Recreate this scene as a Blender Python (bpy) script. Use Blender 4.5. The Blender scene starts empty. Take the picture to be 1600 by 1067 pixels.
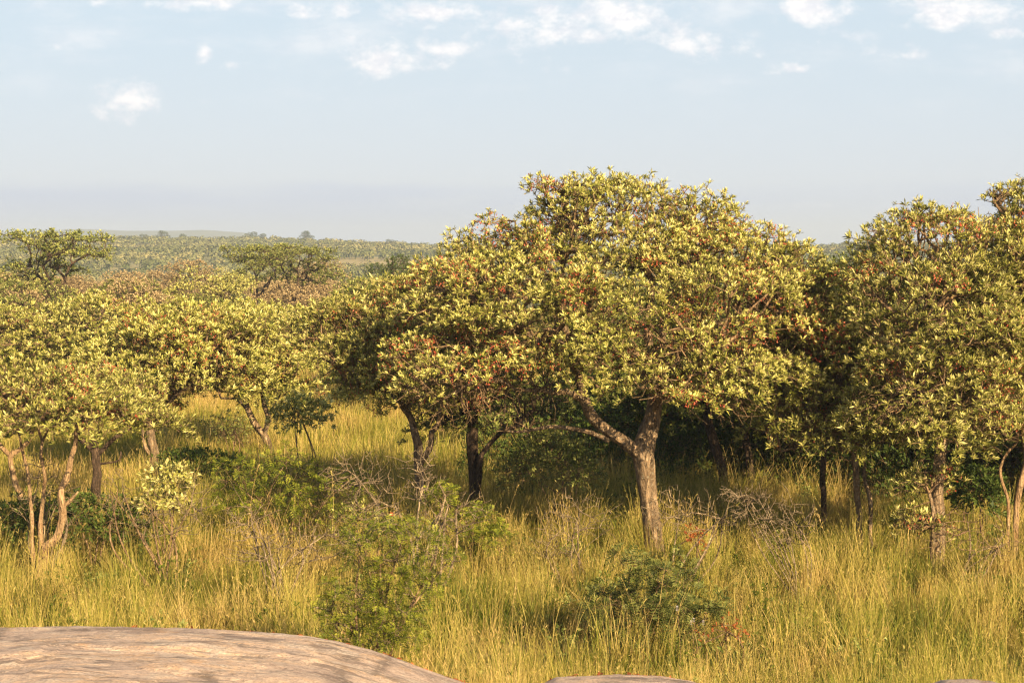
import bpy, math
import numpy as np
from mathutils import Vector

R = math.radians
rng = np.random.default_rng(7)
scene = bpy.context.scene
COL = scene.collection

# ------------------------------------------------------------------ camera
F = 2667.0                       # focal length in photograph pixels
PITCH = math.atan((533.5 - 390.0) / F)
CAM_Z = 4.5
cam_d = bpy.data.cameras.new("camera")
cam_d.sensor_width = 36.0
cam_d.lens = 36.0 * F / 1600.0
cam_d.clip_start = 0.1
cam_d.clip_end = 20000.0
cam = bpy.data.objects.new("camera", cam_d)
cam.location = (0, 0, CAM_Z)
cam.rotation_euler = (math.pi / 2 - PITCH, 0, 0)
COL.objects.link(cam)
scene.camera = cam

# ------------------------------------------------------------------ light
SUN_EL = R(27.0)
SUN_AZ = R(147.0)                # clockwise from +Y (the view): behind the camera, to the right
sdir = Vector((math.sin(SUN_AZ) * math.cos(SUN_EL), math.cos(SUN_AZ) * math.cos(SUN_EL), math.sin(SUN_EL)))
sun_d = bpy.data.lights.new("sun", 'SUN')
sun_d.energy = 5.0
sun_d.angle = R(0.5)
sun_d.color = (1.0, 0.77, 0.43)
sun = bpy.data.objects.new("sun", sun_d)
sun.rotation_euler = (-sdir).to_track_quat('-Z', 'Y').to_euler()
sun.location = sdir * 60
COL.objects.link(sun)

scene.view_settings.view_transform = 'Standard'
scene.view_settings.look = 'None'
scene.view_settings.exposure = 1.2
scene.view_settings.gamma = 1.0
scene.view_settings.use_curve_mapping = False
scene.render.engine = 'CYCLES'
cy = scene.cycles
cy.max_bounces = 4
cy.diffuse_bounces = 1
cy.glossy_bounces = 1
cy.transmission_bounces = 1
cy.transparent_max_bounces = 4
cy.volume_bounces = 0
cy.caustics_reflective = False
cy.caustics_refractive = False
cy.use_denoising = True
cy.denoiser = 'OPENIMAGEDENOISE'
cy.denoising_prefilter = 'ACCURATE'
cy.denoising_input_passes = 'RGB_ALBEDO_NORMAL'
cy.pixel_filter_type = 'BLACKMAN_HARRIS'
cy.filter_width = 1.3


class NT:
    """small helper to write node trees"""
    def __init__(s, tree):
        s.t = tree
        s.n = tree.nodes
        s.l = tree.links

    def node(s, typ, **kw):
        n = s.n.new(typ)
        for k, v in kw.items():
            setattr(n, k, v)
        return n

    def put(s, sock, v):
        if isinstance(v, bpy.types.NodeSocket):
            s.l.new(v, sock)
        else:
            sock.default_value = v

    def math(s, op, a, b=0.0, c=None, clamp=False):
        n = s.node('ShaderNodeMath', operation=op)
        n.use_clamp = clamp
        s.put(n.inputs[0], a)
        s.put(n.inputs[1], b)
        if c is not None:
            s.put(n.inputs[2], c)
        return n.outputs[0]

    def mix(s, f, a, b, blend='MIX'):
        n = s.node('ShaderNodeMix', data_type='RGBA', blend_type=blend)
        s.put(n.inputs[0], f)
        s.put(n.inputs[6], a)
        s.put(n.inputs[7], b)
        return n.outputs[2]

    def noise(s, vec, scale, detail=3.0, rough=0.55, out=0):
        n = s.node('ShaderNodeTexNoise')
        if vec is not None:
            s.l.new(vec, n.inputs['Vector'])
        n.inputs['Scale'].default_value = scale
        n.inputs['Detail'].default_value = detail
        n.inputs['Roughness'].default_value = rough
        return n.outputs[out]

    def ramp(s, f, stops):
        n = s.node('ShaderNodeValToRGB')
        s.put(n.inputs[0], f)
        cr = n.color_ramp
        while len(cr.elements) > 1:
            cr.elements.remove(cr.elements[-1])
        cr.elements[0].position = stops[0][0]
        cr.elements[0].color = (*stops[0][1], 1)
        for p, c in stops[1:]:
            e = cr.elements.new(p)
            e.color = (*c, 1)
        return n.outputs[0]

    def smooth(s, x, lo, hi):
        n = s.node('ShaderNodeMapRange', interpolation_type='SMOOTHSTEP')
        s.put(n.inputs[0], x)
        n.inputs[1].default_value = lo
        n.inputs[2].default_value = hi
        return n.outputs[0]

    def mapping(s, vec, scale, loc=(0, 0, 0)):
        n = s.node('ShaderNodeMapping')
        s.l.new(vec, n.inputs[0])
        n.inputs['Location'].default_value = loc
        n.inputs['Scale'].default_value = scale
        return n.outputs[0]


# ------------------------------------------------------------------ sky
world = bpy.data.worlds.new("World")
scene.world = world
world.use_nodes = True
w = NT(world.node_tree)
w.n.clear()
sky = w.node('ShaderNodeTexSky', sky_type='NISHITA')
sky.sun_disc = False
sky.sun_elevation = SUN_EL
sky.sun_rotation = SUN_AZ
sky.air_density = 1.0
sky.dust_density = 1.5
sky.ozone_density = 1.0
tc = w.node('ShaderNodeTexCoord')
sep = w.node('ShaderNodeSeparateXYZ')
w.l.new(tc.outputs['Generated'], sep.inputs[0])
dx, dy, dz = sep.outputs
ysafe = w.math('MAXIMUM', dy, 0.02)
u = w.math('DIVIDE', dx, ysafe)
v = w.math('DIVIDE', dz, ysafe)
front = w.smooth(dy, 0.2, 0.5)
uv = w.node('ShaderNodeCombineXYZ')
w.l.new(u, uv.inputs[0])
w.l.new(v, uv.inputs[1])
uvv = uv.outputs[0]


def sky_uv(px, py):
    """pixel of the photograph -> direction tangents (x/y, z/y)"""
    a, b = (px - 800) / F, (533.5 - py) / F
    y = math.cos(PITCH) + b * math.sin(PITCH)
    z = -math.sin(PITCH) + b * math.cos(PITCH)
    return a / y, z / y


puff = w.noise(w.mapping(uvv, (1, 1.5, 1)), 55, 6, 0.62)
fine = w.noise(w.mapping(uvv, (1, 1.6, 1), (3, 1, 0)), 22, 5, 0.6)
thin = w.noise(w.mapping(uvv, (1, 3.4, 1), (1, 5, 0)), 13, 6, 0.6)
streak = w.noise(w.mapping(uvv, (1, 9, 1), (7, 2, 0)), 5, 4, 0.55)
CLOUDS = [  # px, py, half width, half height, density
    (198, 157, 66, 38, 1.15), (322, 82, 26, 26, 0.9), (362, 103, 34, 15, 0.65), (95, 72, 24, 12, 0.35),
    (612, 92, 112, 46, 1.15), (690, 82, 84, 22, 0.8), (330, 160, 50, 9, 0.35), (545, 155, 60, 7, 0.3),
    (310, 5, 95, 16, 0.9), (150, 3, 40, 10, 0.7), (500, 18, 110, 26, 0.8), (700, 20, 170, 38, 0.95), (860, 40, 220, 48, 0.75), (960, 22, 200, 40, 0.95),
    (1130, 60, 240, 40, 0.6), (1260, 12, 100, 36, 1.15), (1500, 18, 150, 36, 1.1), (1420, 88, 100, 24, 0.6),
    (830, 100, 70, 26, 0.55), (1235, 108, 50, 16, 0.7), (1580, 50, 60, 18, 0.6), (1320, 320, 95, 11, 0.45), (470, 294, 50, 7, 0.35),
    (1600, 118, 50, 12, 0.4), (1160, 320, 60, 7, 0.25),
]
acc = None
for (px, py, hw, hh, den) in CLOUDS:
    cu, cv = sky_uv(px, py)
    a = w.math('MULTIPLY', w.math('SUBTRACT', u, cu), F / hw)
    b = w.math('MULTIPLY', w.math('SUBTRACT', v, cv), F / hh)
    d = w.math('SQRT', w.math('ADD', w.math('MULTIPLY', a, a), w.math('MULTIPLY', b, b)))
    m = w.math('MULTIPLY', w.math('SUBTRACT', 1.15, d, clamp=False), den)
    m = w.math('MAXIMUM', m, 0.0)
    acc = m if acc is None else w.math('MAXIMUM', acc, m)
nz = w.math('ADD', w.math('MULTIPLY', puff, 0.95), w.math('MULTIPLY', fine, 1.05))
cl = w.math('ADD', acc, w.math('MULTIPLY', w.math('SUBTRACT', nz, 1.0), 2.5))
cl = w.math('MULTIPLY', w.smooth(cl, 0.25, 1.25), w.smooth(acc, 0.0, 0.28))
veil = w.math('MULTIPLY', w.smooth(thin, 0.45, 0.8), w.smooth(v, 0.06, 0.14))
veil = w.math('MULTIPLY', veil, 0.6)
cl = w.math('MULTIPLY', w.math('MAXIMUM', cl, veil), front)
# broken cloud elsewhere in the sky dome
zs = w.math('MAXIMUM', w.math('ADD', dz, 0.12), 0.05)
pl = w.node('ShaderNodeCombineXYZ')
w.l.new(w.math('DIVIDE', dx, zs), pl.inputs[0])
w.l.new(w.math('DIVIDE', dy, zs), pl.inputs[1])
away = w.smooth(w.noise(pl.outputs[0], 1.6, 6, 0.6), 0.52, 0.78)
away = w.math('MULTIPLY', away, w.math('SUBTRACT', 1.0, front))
cl = w.math('ADD', cl, w.math('MULTIPLY', away, 0.7), clamp=True)
base = sky.outputs[0]
# high thin haze whitens the lower sky; a low blue-grey bank lies over the horizon
milk = w.mix(w.smooth(v, 0.0, 0.16), (7.2, 7.7, 8.6, 1), (6.4, 7.65, 8.75, 1))
low_front = w.math('MULTIPLY', w.smooth(dy, 0.0, 0.55), w.math('SUBTRACT', 1.0, w.smooth(dz, 0.25, 0.6)))
base = w.mix(w.math('MULTIPLY', low_front, 0.85), base, milk)
bank = w.math('SUBTRACT', 1.0, w.smooth(w.math('ADD', v, w.math('MULTIPLY', w.math('SUBTRACT', streak, 0.5), 0.022)), 0.029, 0.041))
bank = w.math('MULTIPLY', bank, w.smooth(dy, -0.2, 0.3))
base = w.mix(w.math('MULTIPLY', bank, w.math('ADD', 0.4, w.math('MULTIPLY', w.smooth(w.math('SUBTRACT', w.noise(w.mapping(uvv, (1, 6, 1), (2, 9, 0)), 4, 4, 0.6), w.math('MULTIPLY', u, 0.25)), 0.38, 0.6), 0.6))), base, (5.5, 6.2, 7.7, 1))
col = w.mix(w.math('MULTIPLY', cl, 0.78), base, w.mix(w.smooth(w.noise(w.mapping(uvv, (1, 1.4, 1), (4, 4.012, 0)), 70, 5, 0.65), 0.38, 0.58), (8.9, 8.75, 9.2, 1), (11.4, 10.7, 10.4, 1)))
bg = w.node('ShaderNodeBackground')
w.l.new(col, bg.inputs[0])
bg.inputs[1].default_value = 0.048
out = w.node('ShaderNodeOutputWorld')
w.l.new(bg.outputs[0], out.inputs[0])


# ------------------------------------------------------------------ helpers
def pt(px, py, D):
    """point seen at a pixel of the photograph, D metres ahead"""
    cu, cv = sky_uv(px, py)
    return np.array([cu * D, D, CAM_Z + cv * D])


def sstep(x, a, b):
    t = np.clip((np.asarray(x, float) - a) / (b - a), 0, 1)
    return t * t * (3 - 2 * t)


def norm(v):
    return v / np.maximum(np.linalg.norm(v, axis=-1, keepdims=True), 1e-9)


_ph = rng.uniform(0, 6.28, (40, 2))
_dr = rng.uniform(0, 6.28, 40)


def wav(x, y, scale, k0=0, n=8):
    """smooth pseudo noise in about -1..1"""
    s = 0
    for i in range(n):
        a = _dr[k0 + i]
        f = (1 + 0.35 * i) / scale
        s = s + np.sin((x * math.cos(a) + y * math.sin(a)) * f * 6.28 + _ph[k0 + i, 0]) / (1 + 0.3 * i)
    return s / 3.0


def make_mesh(name, V, Fq, tint=None, smooth=False, mats=(), mat_idx=None):
    V = np.ascontiguousarray(V, np.float32)
    Fq = np.ascontiguousarray(Fq, np.int32)
    me = bpy.data.meshes.new(name)
    me.vertices.add(len(V))
    me.vertices.foreach_set("co", V.ravel())
    k = Fq.shape[1]
    me.loops.add(Fq.size)
    me.loops.foreach_set("vertex_index", Fq.ravel())
    me.polygons.add(len(Fq))
    me.polygons.foreach_set("loop_start", np.arange(0, Fq.size, k, dtype=np.int32))
    if smooth:
        me.polygons.foreach_set("use_smooth", np.ones(len(Fq), bool))
    if tint is not None:
        at = me.attributes.new("tint", 'FLOAT', 'FACE')
        at.data.foreach_set("value", np.ascontiguousarray(tint, np.float32))
    for m in mats:
        me.materials.append(m)
    if mat_idx is not None:
        me.polygons.foreach_set("material_index", np.ascontiguousarray(mat_idx, np.int32))
    me.update(calc_edges=True)
    return me


def link(name, me, parent=None):
    o = bpy.data.objects.new(name, me)
    COL.objects.link(o)
    if parent is not None:
        o.parent = parent
    return o


def tag(o, label=None, cat=None, group=None, kind=None):
    if label:
        o["label"] = label
    if cat:
        o["category"] = cat
    if group:
        o["group"] = group
    if kind:
        o["kind"] = kind
    return o


def empty(name, loc, label, cat, group=None):
    o = bpy.data.objects.new(name, None)
    o.empty_display_size = 0.2
    o.location = loc
    COL.objects.link(o)
    return tag(o, label, cat, group)


def copy_tree(src, loc, rotz, scale, label, group):
    r = src.copy()
    COL.objects.link(r)
    r.location = loc
    r.rotation_euler = (0, 0, rotz)
    r.scale = scale
    r["label"] = label
    if group:
        r["group"] = group
    elif "group" in r:
        del r["group"]
    for ch in list(src.children):
        c = ch.copy()
        COL.objects.link(c)
        c.parent = r
        for g in list(ch.children):
            d = g.copy()
            COL.objects.link(d)
            d.parent = c
    return r


# ------------------------------------------------------------------ materials
def new_mat(name):
    m = bpy.data.materials.new(name)
    m.use_nodes = True
    t = NT(m.node_tree)
    t.n.clear()
    o = t.node('ShaderNodeOutputMaterial')
    return m, t, o


def leaf_mat(name, stops, trans=0.3, rough=0.55, tcol=(1.0, 1.05, 0.55), patch=0.0, patch_stops=None, spec=0.25):
    m, t, o = new_mat(name)
    at = t.node('ShaderNodeAttribute', attribute_name="tint")
    col = t.ramp(at.outputs['Fac'], stops)
    oi = t.node('ShaderNodeObjectInfo')
    if patch:
        g = t.node('ShaderNodeNewGeometry')
        f = t.smooth(t.noise(g.outputs['Position'], patch, 4, .7), 0.44, 0.62)
        col = t.mix(f, col, t.ramp(at.outputs['Fac'], patch_stops))
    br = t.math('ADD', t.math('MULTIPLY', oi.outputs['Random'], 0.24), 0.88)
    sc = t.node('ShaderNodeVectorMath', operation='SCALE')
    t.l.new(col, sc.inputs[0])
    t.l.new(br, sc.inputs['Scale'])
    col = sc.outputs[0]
    p = t.node('ShaderNodeBsdfPrincipled')
    t.l.new(col, p.inputs['Base Color'])
    p.inputs['Roughness'].default_value = rough
    p.inputs['Specular IOR Level'].default_value = spec
    tr = t.node('ShaderNodeBsdfTranslucent')
    t.l.new(t.mix(1.0, col, (*tcol, 1), 'MULTIPLY'), tr.inputs[0])
    mx = t.node('ShaderNodeMixShader')
    mx.inputs[0].default_value = trans
    t.l.new(p.outputs[0], mx.inputs[1])
    t.l.new(tr.outputs[0], mx.inputs[2])
    t.l.new(mx.outputs[0], o.inputs[0])
    return m


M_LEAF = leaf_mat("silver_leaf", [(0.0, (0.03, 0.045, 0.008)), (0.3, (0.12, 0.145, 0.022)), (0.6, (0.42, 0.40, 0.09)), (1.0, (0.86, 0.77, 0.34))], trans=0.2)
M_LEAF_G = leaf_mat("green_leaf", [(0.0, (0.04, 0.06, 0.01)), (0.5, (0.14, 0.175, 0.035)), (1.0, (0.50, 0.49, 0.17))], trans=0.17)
M_LEAF_B = leaf_mat("buff_leaf", [(0.0, (0.13, 0.10, 0.04)), (0.45, (0.37, 0.27, 0.13)), (1.0, (0.72, 0.55, 0.33))], trans=0.2, tcol=(1, .9, .6))
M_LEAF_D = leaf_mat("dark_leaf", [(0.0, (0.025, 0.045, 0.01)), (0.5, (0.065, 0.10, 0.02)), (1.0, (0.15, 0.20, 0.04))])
M_FERN = leaf_mat("feathery_leaf", [(0.0, (0.025, 0.05, 0.005)), (0.5, (0.12, 0.16, 0.015)), (1.0, (0.40, 0.40, 0.05))], trans=0.3)
M_FERN_D = leaf_mat("blue_green_leaf", [(0.0, (0.02, 0.036, 0.008)), (0.5, (0.065, 0.085, 0.018)), (1.0, (0.26, 0.27, 0.08))], trans=0.2)
M_POD = leaf_mat("red_pod", [(0.0, (0.34, 0.06, 0.03)), (0.5, (0.58, 0.13, 0.075)), (1.0, (0.74, 0.28, 0.18))], trans=0.25, tcol=(1, .6, .5))
M_RUST = leaf_mat("rust_leaf", [(0.0, (0.18, 0.05, 0.015)), (1.0, (0.50, 0.16, 0.05))], trans=0.3, tcol=(1, .7, .5))
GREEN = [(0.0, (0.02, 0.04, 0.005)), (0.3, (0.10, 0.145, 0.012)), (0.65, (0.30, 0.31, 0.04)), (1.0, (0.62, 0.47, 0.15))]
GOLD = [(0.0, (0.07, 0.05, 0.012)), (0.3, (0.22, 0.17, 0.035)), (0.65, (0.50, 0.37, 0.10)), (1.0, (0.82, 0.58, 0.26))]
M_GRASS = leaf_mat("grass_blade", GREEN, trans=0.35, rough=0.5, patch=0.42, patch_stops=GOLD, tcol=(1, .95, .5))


def bark_mat(name, dark, light, scale=22.0, lich=0.0):
    m, t, o = new_mat(name)
    tcn = t.node('ShaderNodeTexCoord')
    vec = tcn.outputs['Object']
    st = t.mapping(vec, (1, 1, 0.22))
    n1 = t.noise(st, scale, 5, 0.65)
    n2 = t.noise(vec, 3.0, 3)
    n3 = t.noise(st, scale * 3.2, 3, 0.6)
    f = t.smooth(t.math('ADD', t.math('MULTIPLY', n1, 0.7), t.math('MULTIPLY', n3, 0.3)), 0.36, 0.62)
    col = t.mix(f, (*dark, 1), (*light, 1))
    col = t.mix(t.math('MULTIPLY', t.smooth(n2, 0.35, 0.7), 0.45), col, (light[0] * .8, light[1] * .85, light[2] * .9, 1))
    if lich:
        lm = t.smooth(t.noise(vec, 26, 3), 0.56, 0.64)
        col = t.mix(t.math('MULTIPLY', lm, lich), col, (0.55, 0.52, 0.42, 1))
    p = t.node('ShaderNodeBsdfPrincipled')
    t.l.new(col, p.inputs['Base Color'])
    p.inputs['Roughness'].default_value = 0.85
    p.inputs['Specular IOR Level'].default_value = 0.2
    b = t.node('ShaderNodeBump')
    b.inputs['Strength'].default_value = 1.0
    b.inputs['Distance'].default_value = 0.045
    t.l.new(f, b.inputs['Height'])
    t.l.new(b.outputs[0], p.inputs['Normal'])
    t.l.new(p.outputs[0], o.inputs[0])
    return m


M_BARK = bark_mat("furrowed_bark", (0.05, 0.032, 0.02), (0.46, 0.31, 0.19), 16, 0.3)
M_BARK_S = bark_mat("smooth_orange_bark", (0.28, 0.16, 0.08), (0.50, 0.33, 0.19), 12)
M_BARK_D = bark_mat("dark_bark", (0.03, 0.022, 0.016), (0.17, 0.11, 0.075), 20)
M_TWIG = bark_mat("twig_bark", (0.15, 0.09, 0.05), (0.42, 0.27, 0.155), 14, 0.15)
M_DEAD = bark_mat("dead_wood", (0.20, 0.14, 0.09), (0.47, 0.35, 0.23), 16)

# ------------------------------------------------------------------ terrain
RIDGE_PX = np.array([-400, 0, 120, 260, 400, 520, 690, 900, 1150, 1280, 1345, 1500, 2000])
RIDGE_PY = np.array([374, 376, 375, 376, 378, 380, 386, 390, 388, 388, 381, 384, 388])


def ground_z(x, y):
    x = np.asarray(x, float)
    y = np.asarray(y, float)
    # bank rising to the granite slab under the camera
    near = 1 - sstep(y, 10.3, 16.5)
    side = 1.45 - 0.10 * sstep(x, -1.2, 0.5)
    z = near * side
    z = z + wav(x, y, 9.0, 0) * 0.05 * sstep(y, 13, 18)
    z = z - 6.0 * sstep(y, 95, 330)
    uu = x / np.maximum(y, 1.0)
    px = np.clip(uu * F + 800, -400, 2000)
    tv = (390 - np.interp(px, RIDGE_PX, RIDGE_PY)) / F
    zr = CAM_Z + 900 * tv + 4.2
    z = z + zr * sstep(y, 300, 900) ** 0.8
    z = z + wav(x, y, 170, 8) * 1.2 * sstep(y, 250, 500)
    z = z - (zr + 10) * sstep(y, 960, 1500)
    z = z - 3.0 * sstep(-y, -8, 10)
    return z


def axis_vals(a, b, steps):
    return np.concatenate([np.linspace(p, q, n, endpoint=False) for p, q, n in steps] + [[b]])


ys = axis_vals(-300, 4200, [(-300, 0, 20), (0, 8, 10), (8, 40, 130), (40, 120, 90), (120, 400, 60), (400, 1200, 110), (1200, 4200, 20)])
xs = axis_vals(-2600, 2600, [(-2600, -600, 12), (-600, -120, 45), (-120, -20, 50), (-20, 20, 120), (20, 120, 50), (120, 600, 45), (600, 2600, 12)])
X, Y = np.meshgrid(xs, ys)
Z = ground_z(X, Y)
V = np.stack([X, Y, Z], -1).reshape(-1, 3)
nx, ny = len(xs), len(ys)
ii = (np.arange(ny - 1)[:, None] * nx + np.arange(nx - 1)[None]).ravel()
Fq = np.stack([ii, ii + 1, ii + nx + 1, ii + nx], 1)
m, t, o = new_mat("savanna_soil")
g = t.node('ShaderNodeNewGeometry')
pos = g.outputs['Position']
n1 = t.noise(pos, 0.6, 4)
n2 = t.noise(pos, 9, 4)
n3 = t.noise(pos, 0.012, 3)
c = t.mix(t.smooth(n2, 0.3, 0.7), (0.13, 0.075, 0.035, 1), (0.30, 0.21, 0.09, 1))
c = t.mix(t.smooth(n1, 0.35, 0.65), c, (0.17, 0.155, 0.045, 1))
sp = t.node('ShaderNodeSeparateXYZ')
t.l.new(pos, sp.inputs[0])
far = t.smooth(sp.outputs[1], 60, 160)
fc = t.mix(t.smooth(n3, 0.35, 0.62), (0.17, 0.165, 0.06, 1), (0.30, 0.24, 0.10, 1))
c = t.mix(far, c, fc)
p = t.node('ShaderNodeBsdfPrincipled')
t.l.new(c, p.inputs['Base Color'])
p.inputs['Roughness'].default_value = 0.95
b = t.node('ShaderNodeBump')
b.inputs['Strength'].default_value = 0.6
b.inputs['Distance'].default_value = 0.04
t.l.new(n2, b.inputs['Height'])
t.l.new(b.outputs[0], p.inputs['Normal'])
t.l.new(p.outputs[0], o.inputs[0])
tag(link("ground", make_mesh("ground", V, Fq, smooth=True, mats=(m,))), kind="structure")

# far blue mountains
mx_ = np.linspace(-1500, 1500, 160)
my_ = np.linspace(2500, 3300, 14)
X, Y = np.meshgrid(mx_, my_)
px = X / 2900 * F + 800
prof = np.interp(px, [-300, -20, 60, 130, 200, 280, 330, 380, 430, 900, 1500, 2000], [368, 364, 361, 359, 361, 360, 359, 363, 376, 386, 388, 388])
top = CAM_Z + 2900 * (390 - prof) / F
prof_y = np.sin(np.clip((Y - 2500) / 800, 0, 1) * math.pi)
Z = -12 + (top + 12) * prof_y + wav(X, Y, 300, 16) * 1.5 * prof_y
V = np.stack([X, Y, Z], -1).reshape(-1, 3)
nx, ny = len(mx_), len(my_)
ii = (np.arange(ny - 1)[:, None] * nx + np.arange(nx - 1)[None]).ravel()
m, t, o = new_mat("far_hill_scrub")
g = t.node('ShaderNodeNewGeometry')
c = t.mix(t.noise(g.outputs['Position'], 0.03, 4), (0.06, 0.09, 0.05, 1), (0.16, 0.15, 0.08, 1))
p = t.node('ShaderNodeBsdfPrincipled')
t.l.new(c, p.inputs['Base Color'])
p.inputs['Roughness'].default_value = 1.0
t.l.new(p.outputs[0], o.inputs[0])
tag(link("distant_hills", make_mesh("distant_hills", V, np.stack([ii, ii + 1, ii + nx + 1, ii + nx], 1), smooth=True, mats=(m,))), kind="structure")

# granite slab the camera stands on
RIM_PX = np.array([-900, -300, 0, 100, 200, 320, 400, 480, 520, 570, 640, 690, 760, 830, 870, 930, 975, 1040, 1090, 1130, 1300, 1460, 1495, 1530, 1570, 1620, 1900, 2600])
RIM_PY = np.array([1000, 985, 983, 981, 982, 985, 990, 998, 1005, 1017, 1041, 1060, 1082, 1082, 1062, 1059, 1057, 1060, 1068, 1084, 1088, 1080, 1066, 1064, 1068, 1082, 1100, 1150])
RIM_D = 10.6


def rim_z(x):
    px = x / RIM_D * F + 800
    py = np.interp(px, RIM_PX, RIM_PY)
    b = (533.5 - py) / F
    v_ = (-math.sin(PITCH) + b * math.cos(PITCH)) / (math.cos(PITCH) + b * math.sin(PITCH))
    return CAM_Z + v_ * RIM_D


def rock_z(x, y):
    z = rim_z(x)
    z = z + np.where(y < RIM_D, (RIM_D - y) * 0.080, -(y - RIM_D) * 0.08 - 0.45 * (y - RIM_D) ** 2)
    z = z + wav(x, y * 1.5, 1.9, 24) * 0.022 * sstep(RIM_D - y, -0.4, 0.7)
    z = z + wav(x, y * 2.5, 0.55, 4) * 0.004
    # exfoliation steps: thin sheets of rock weathered away
    q_ = wav(x * .6 + y * .25, y * 1.3, 1.5, 28)
    z = z + (0.010 * sstep(q_, -.12, -.09) + 0.008 * sstep(q_, .22, .25)) * sstep(RIM_D - y, 0.0, 0.5)
    z = z + wav(x, y, 0.16, 20) * 0.0025
    z = z + np.maximum(wav(x, y * 2.2, 3.1, 12), 0) * -0.03 * sstep(RIM_D - y, 0.1, 0.6)
    return z


xs = axis_vals(-9, 9, [(-9, -4, 30), (-4, 4, 420), (4, 9, 30)])
ys = axis_vals(-5, 13.5, [(-5, 8, 40), (8, 11.6, 240), (11.6, 13.5, 30)])
X, Y = np.meshgrid(xs, ys)
Z = rock_z(X, Y)
V = np.stack([X, Y, Z], -1).reshape(-1, 3)
nx, ny = len(xs), len(ys)
ii = (np.arange(ny - 1)[:, None] * nx + np.arange(nx - 1)[None]).ravel()
m, t, o = new_mat("weathered_granite")
tcn = t.node('ShaderNodeTexCoord')
pos = tcn.outputs['Object']
n1 = t.noise(t.mapping(pos, (.7, 1.7, 1)), 1.6, 8, 0.68)
n2 = t.noise(t.mapping(pos, (1, 2.2, 1)), 4.5, 6, 0.65)
n3 = t.noise(pos, 60, 4, 0.7)
n4 = t.noise(t.mapping(pos, (1, 1.8, 1), (5, 3, 1)), 2.2, 5, 0.6)
c = t.ramp(n1, [(0.34, (0.25, 0.18, 0.155)), (0.43, (0.40, 0.295, 0.25)), (0.49, (0.50, 0.37, 0.305)), (0.55, (0.54, 0.37, 0.26)), (0.57, (0.46, 0.35, 0.295)), (0.66, (0.62, 0.50, 0.42))])
c = t.mix(t.math('MULTIPLY', t.smooth(n2, 0.52, 0.66), 0.6), c, (0.58, 0.49, 0.41, 1))
c = t.mix(t.math('MULTIPLY', t.smooth(n4, 0.55, 0.66), 0.85), c, (0.13, 0.095, 0.075, 1))
crk = t.node('ShaderNodeTexVoronoi', feature='DISTANCE_TO_EDGE')
t.l.new(t.mapping(pos, (.5, 1.1, 1)), crk.inputs['Vector'])
crk.inputs['Scale'].default_value = 0.9
crm = t.math('SUBTRACT', 1.0, t.smooth(t.math('ADD', crk.outputs[0], t.math('MULTIPLY', t.math('SUBTRACT', n2, .5), .12)), 0.0, 0.025))
c = t.mix(t.math('MULTIPLY', crm, 0.6), c, (0.10, 0.07, 0.05, 1))
c = t.mix(t.math('MULTIPLY', t.smooth(t.noise(pos, 3.1, 4), 0.58, 0.7), 0.5), c, (0.50, 0.28, 0.13, 1))
c = t.mix(t.math('MULTIPLY', t.smooth(n3, 0.48, 0.62), 0.5), c, (0.16, 0.125, 0.11, 1))
c = t.mix(t.math('MULTIPLY', t.smooth(t.noise(pos, 28, 6, 0.75), 0.52, 0.6), 0.35), c, (0.60, 0.50, 0.43, 1))
c = t.mix(t.math('MULTIPLY', t.smooth(t.noise(t.mapping(pos, (.6, 2.4, 1), (2, 8, 0)), 3.0, 7, .7), 0.56, 0.60), 0.7), c, (0.15, 0.11, 0.095, 1))
p = t.node('ShaderNodeBsdfPrincipled')
t.l.new(c, p.inputs['Base Color'])
p.inputs['Roughness'].default_value = 0.85
b = t.node('ShaderNodeBump')
b.inputs['Strength'].default_value = 0.8
b.inputs['Distance'].default_value = 0.035
t.l.new(t.math('ADD', t.math('MULTIPLY', n2, 1.0), t.math('MULTIPLY', n3, 0.45)), b.inputs['Height'])
t.l.new(b.outputs[0], p.inputs['Normal'])
t.l.new(p.outputs[0], o.inputs[0])
tag(link("granite_slab", make_mesh("granite_slab", V, np.stack([ii, ii + 1, ii + nx + 1, ii + nx], 1), smooth=True, mats=(m,))), kind="structure")


# ------------------------------------------------------------------ plant growing tools
def perp(A):
    ref = np.where(np.abs(A[..., 2:3]) < 0.9, np.array([0, 0, 1.0]), np.array([1.0, 0, 0]))
    t1 = norm(np.cross(A, ref))
    return t1, np.cross(A, t1)


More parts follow.
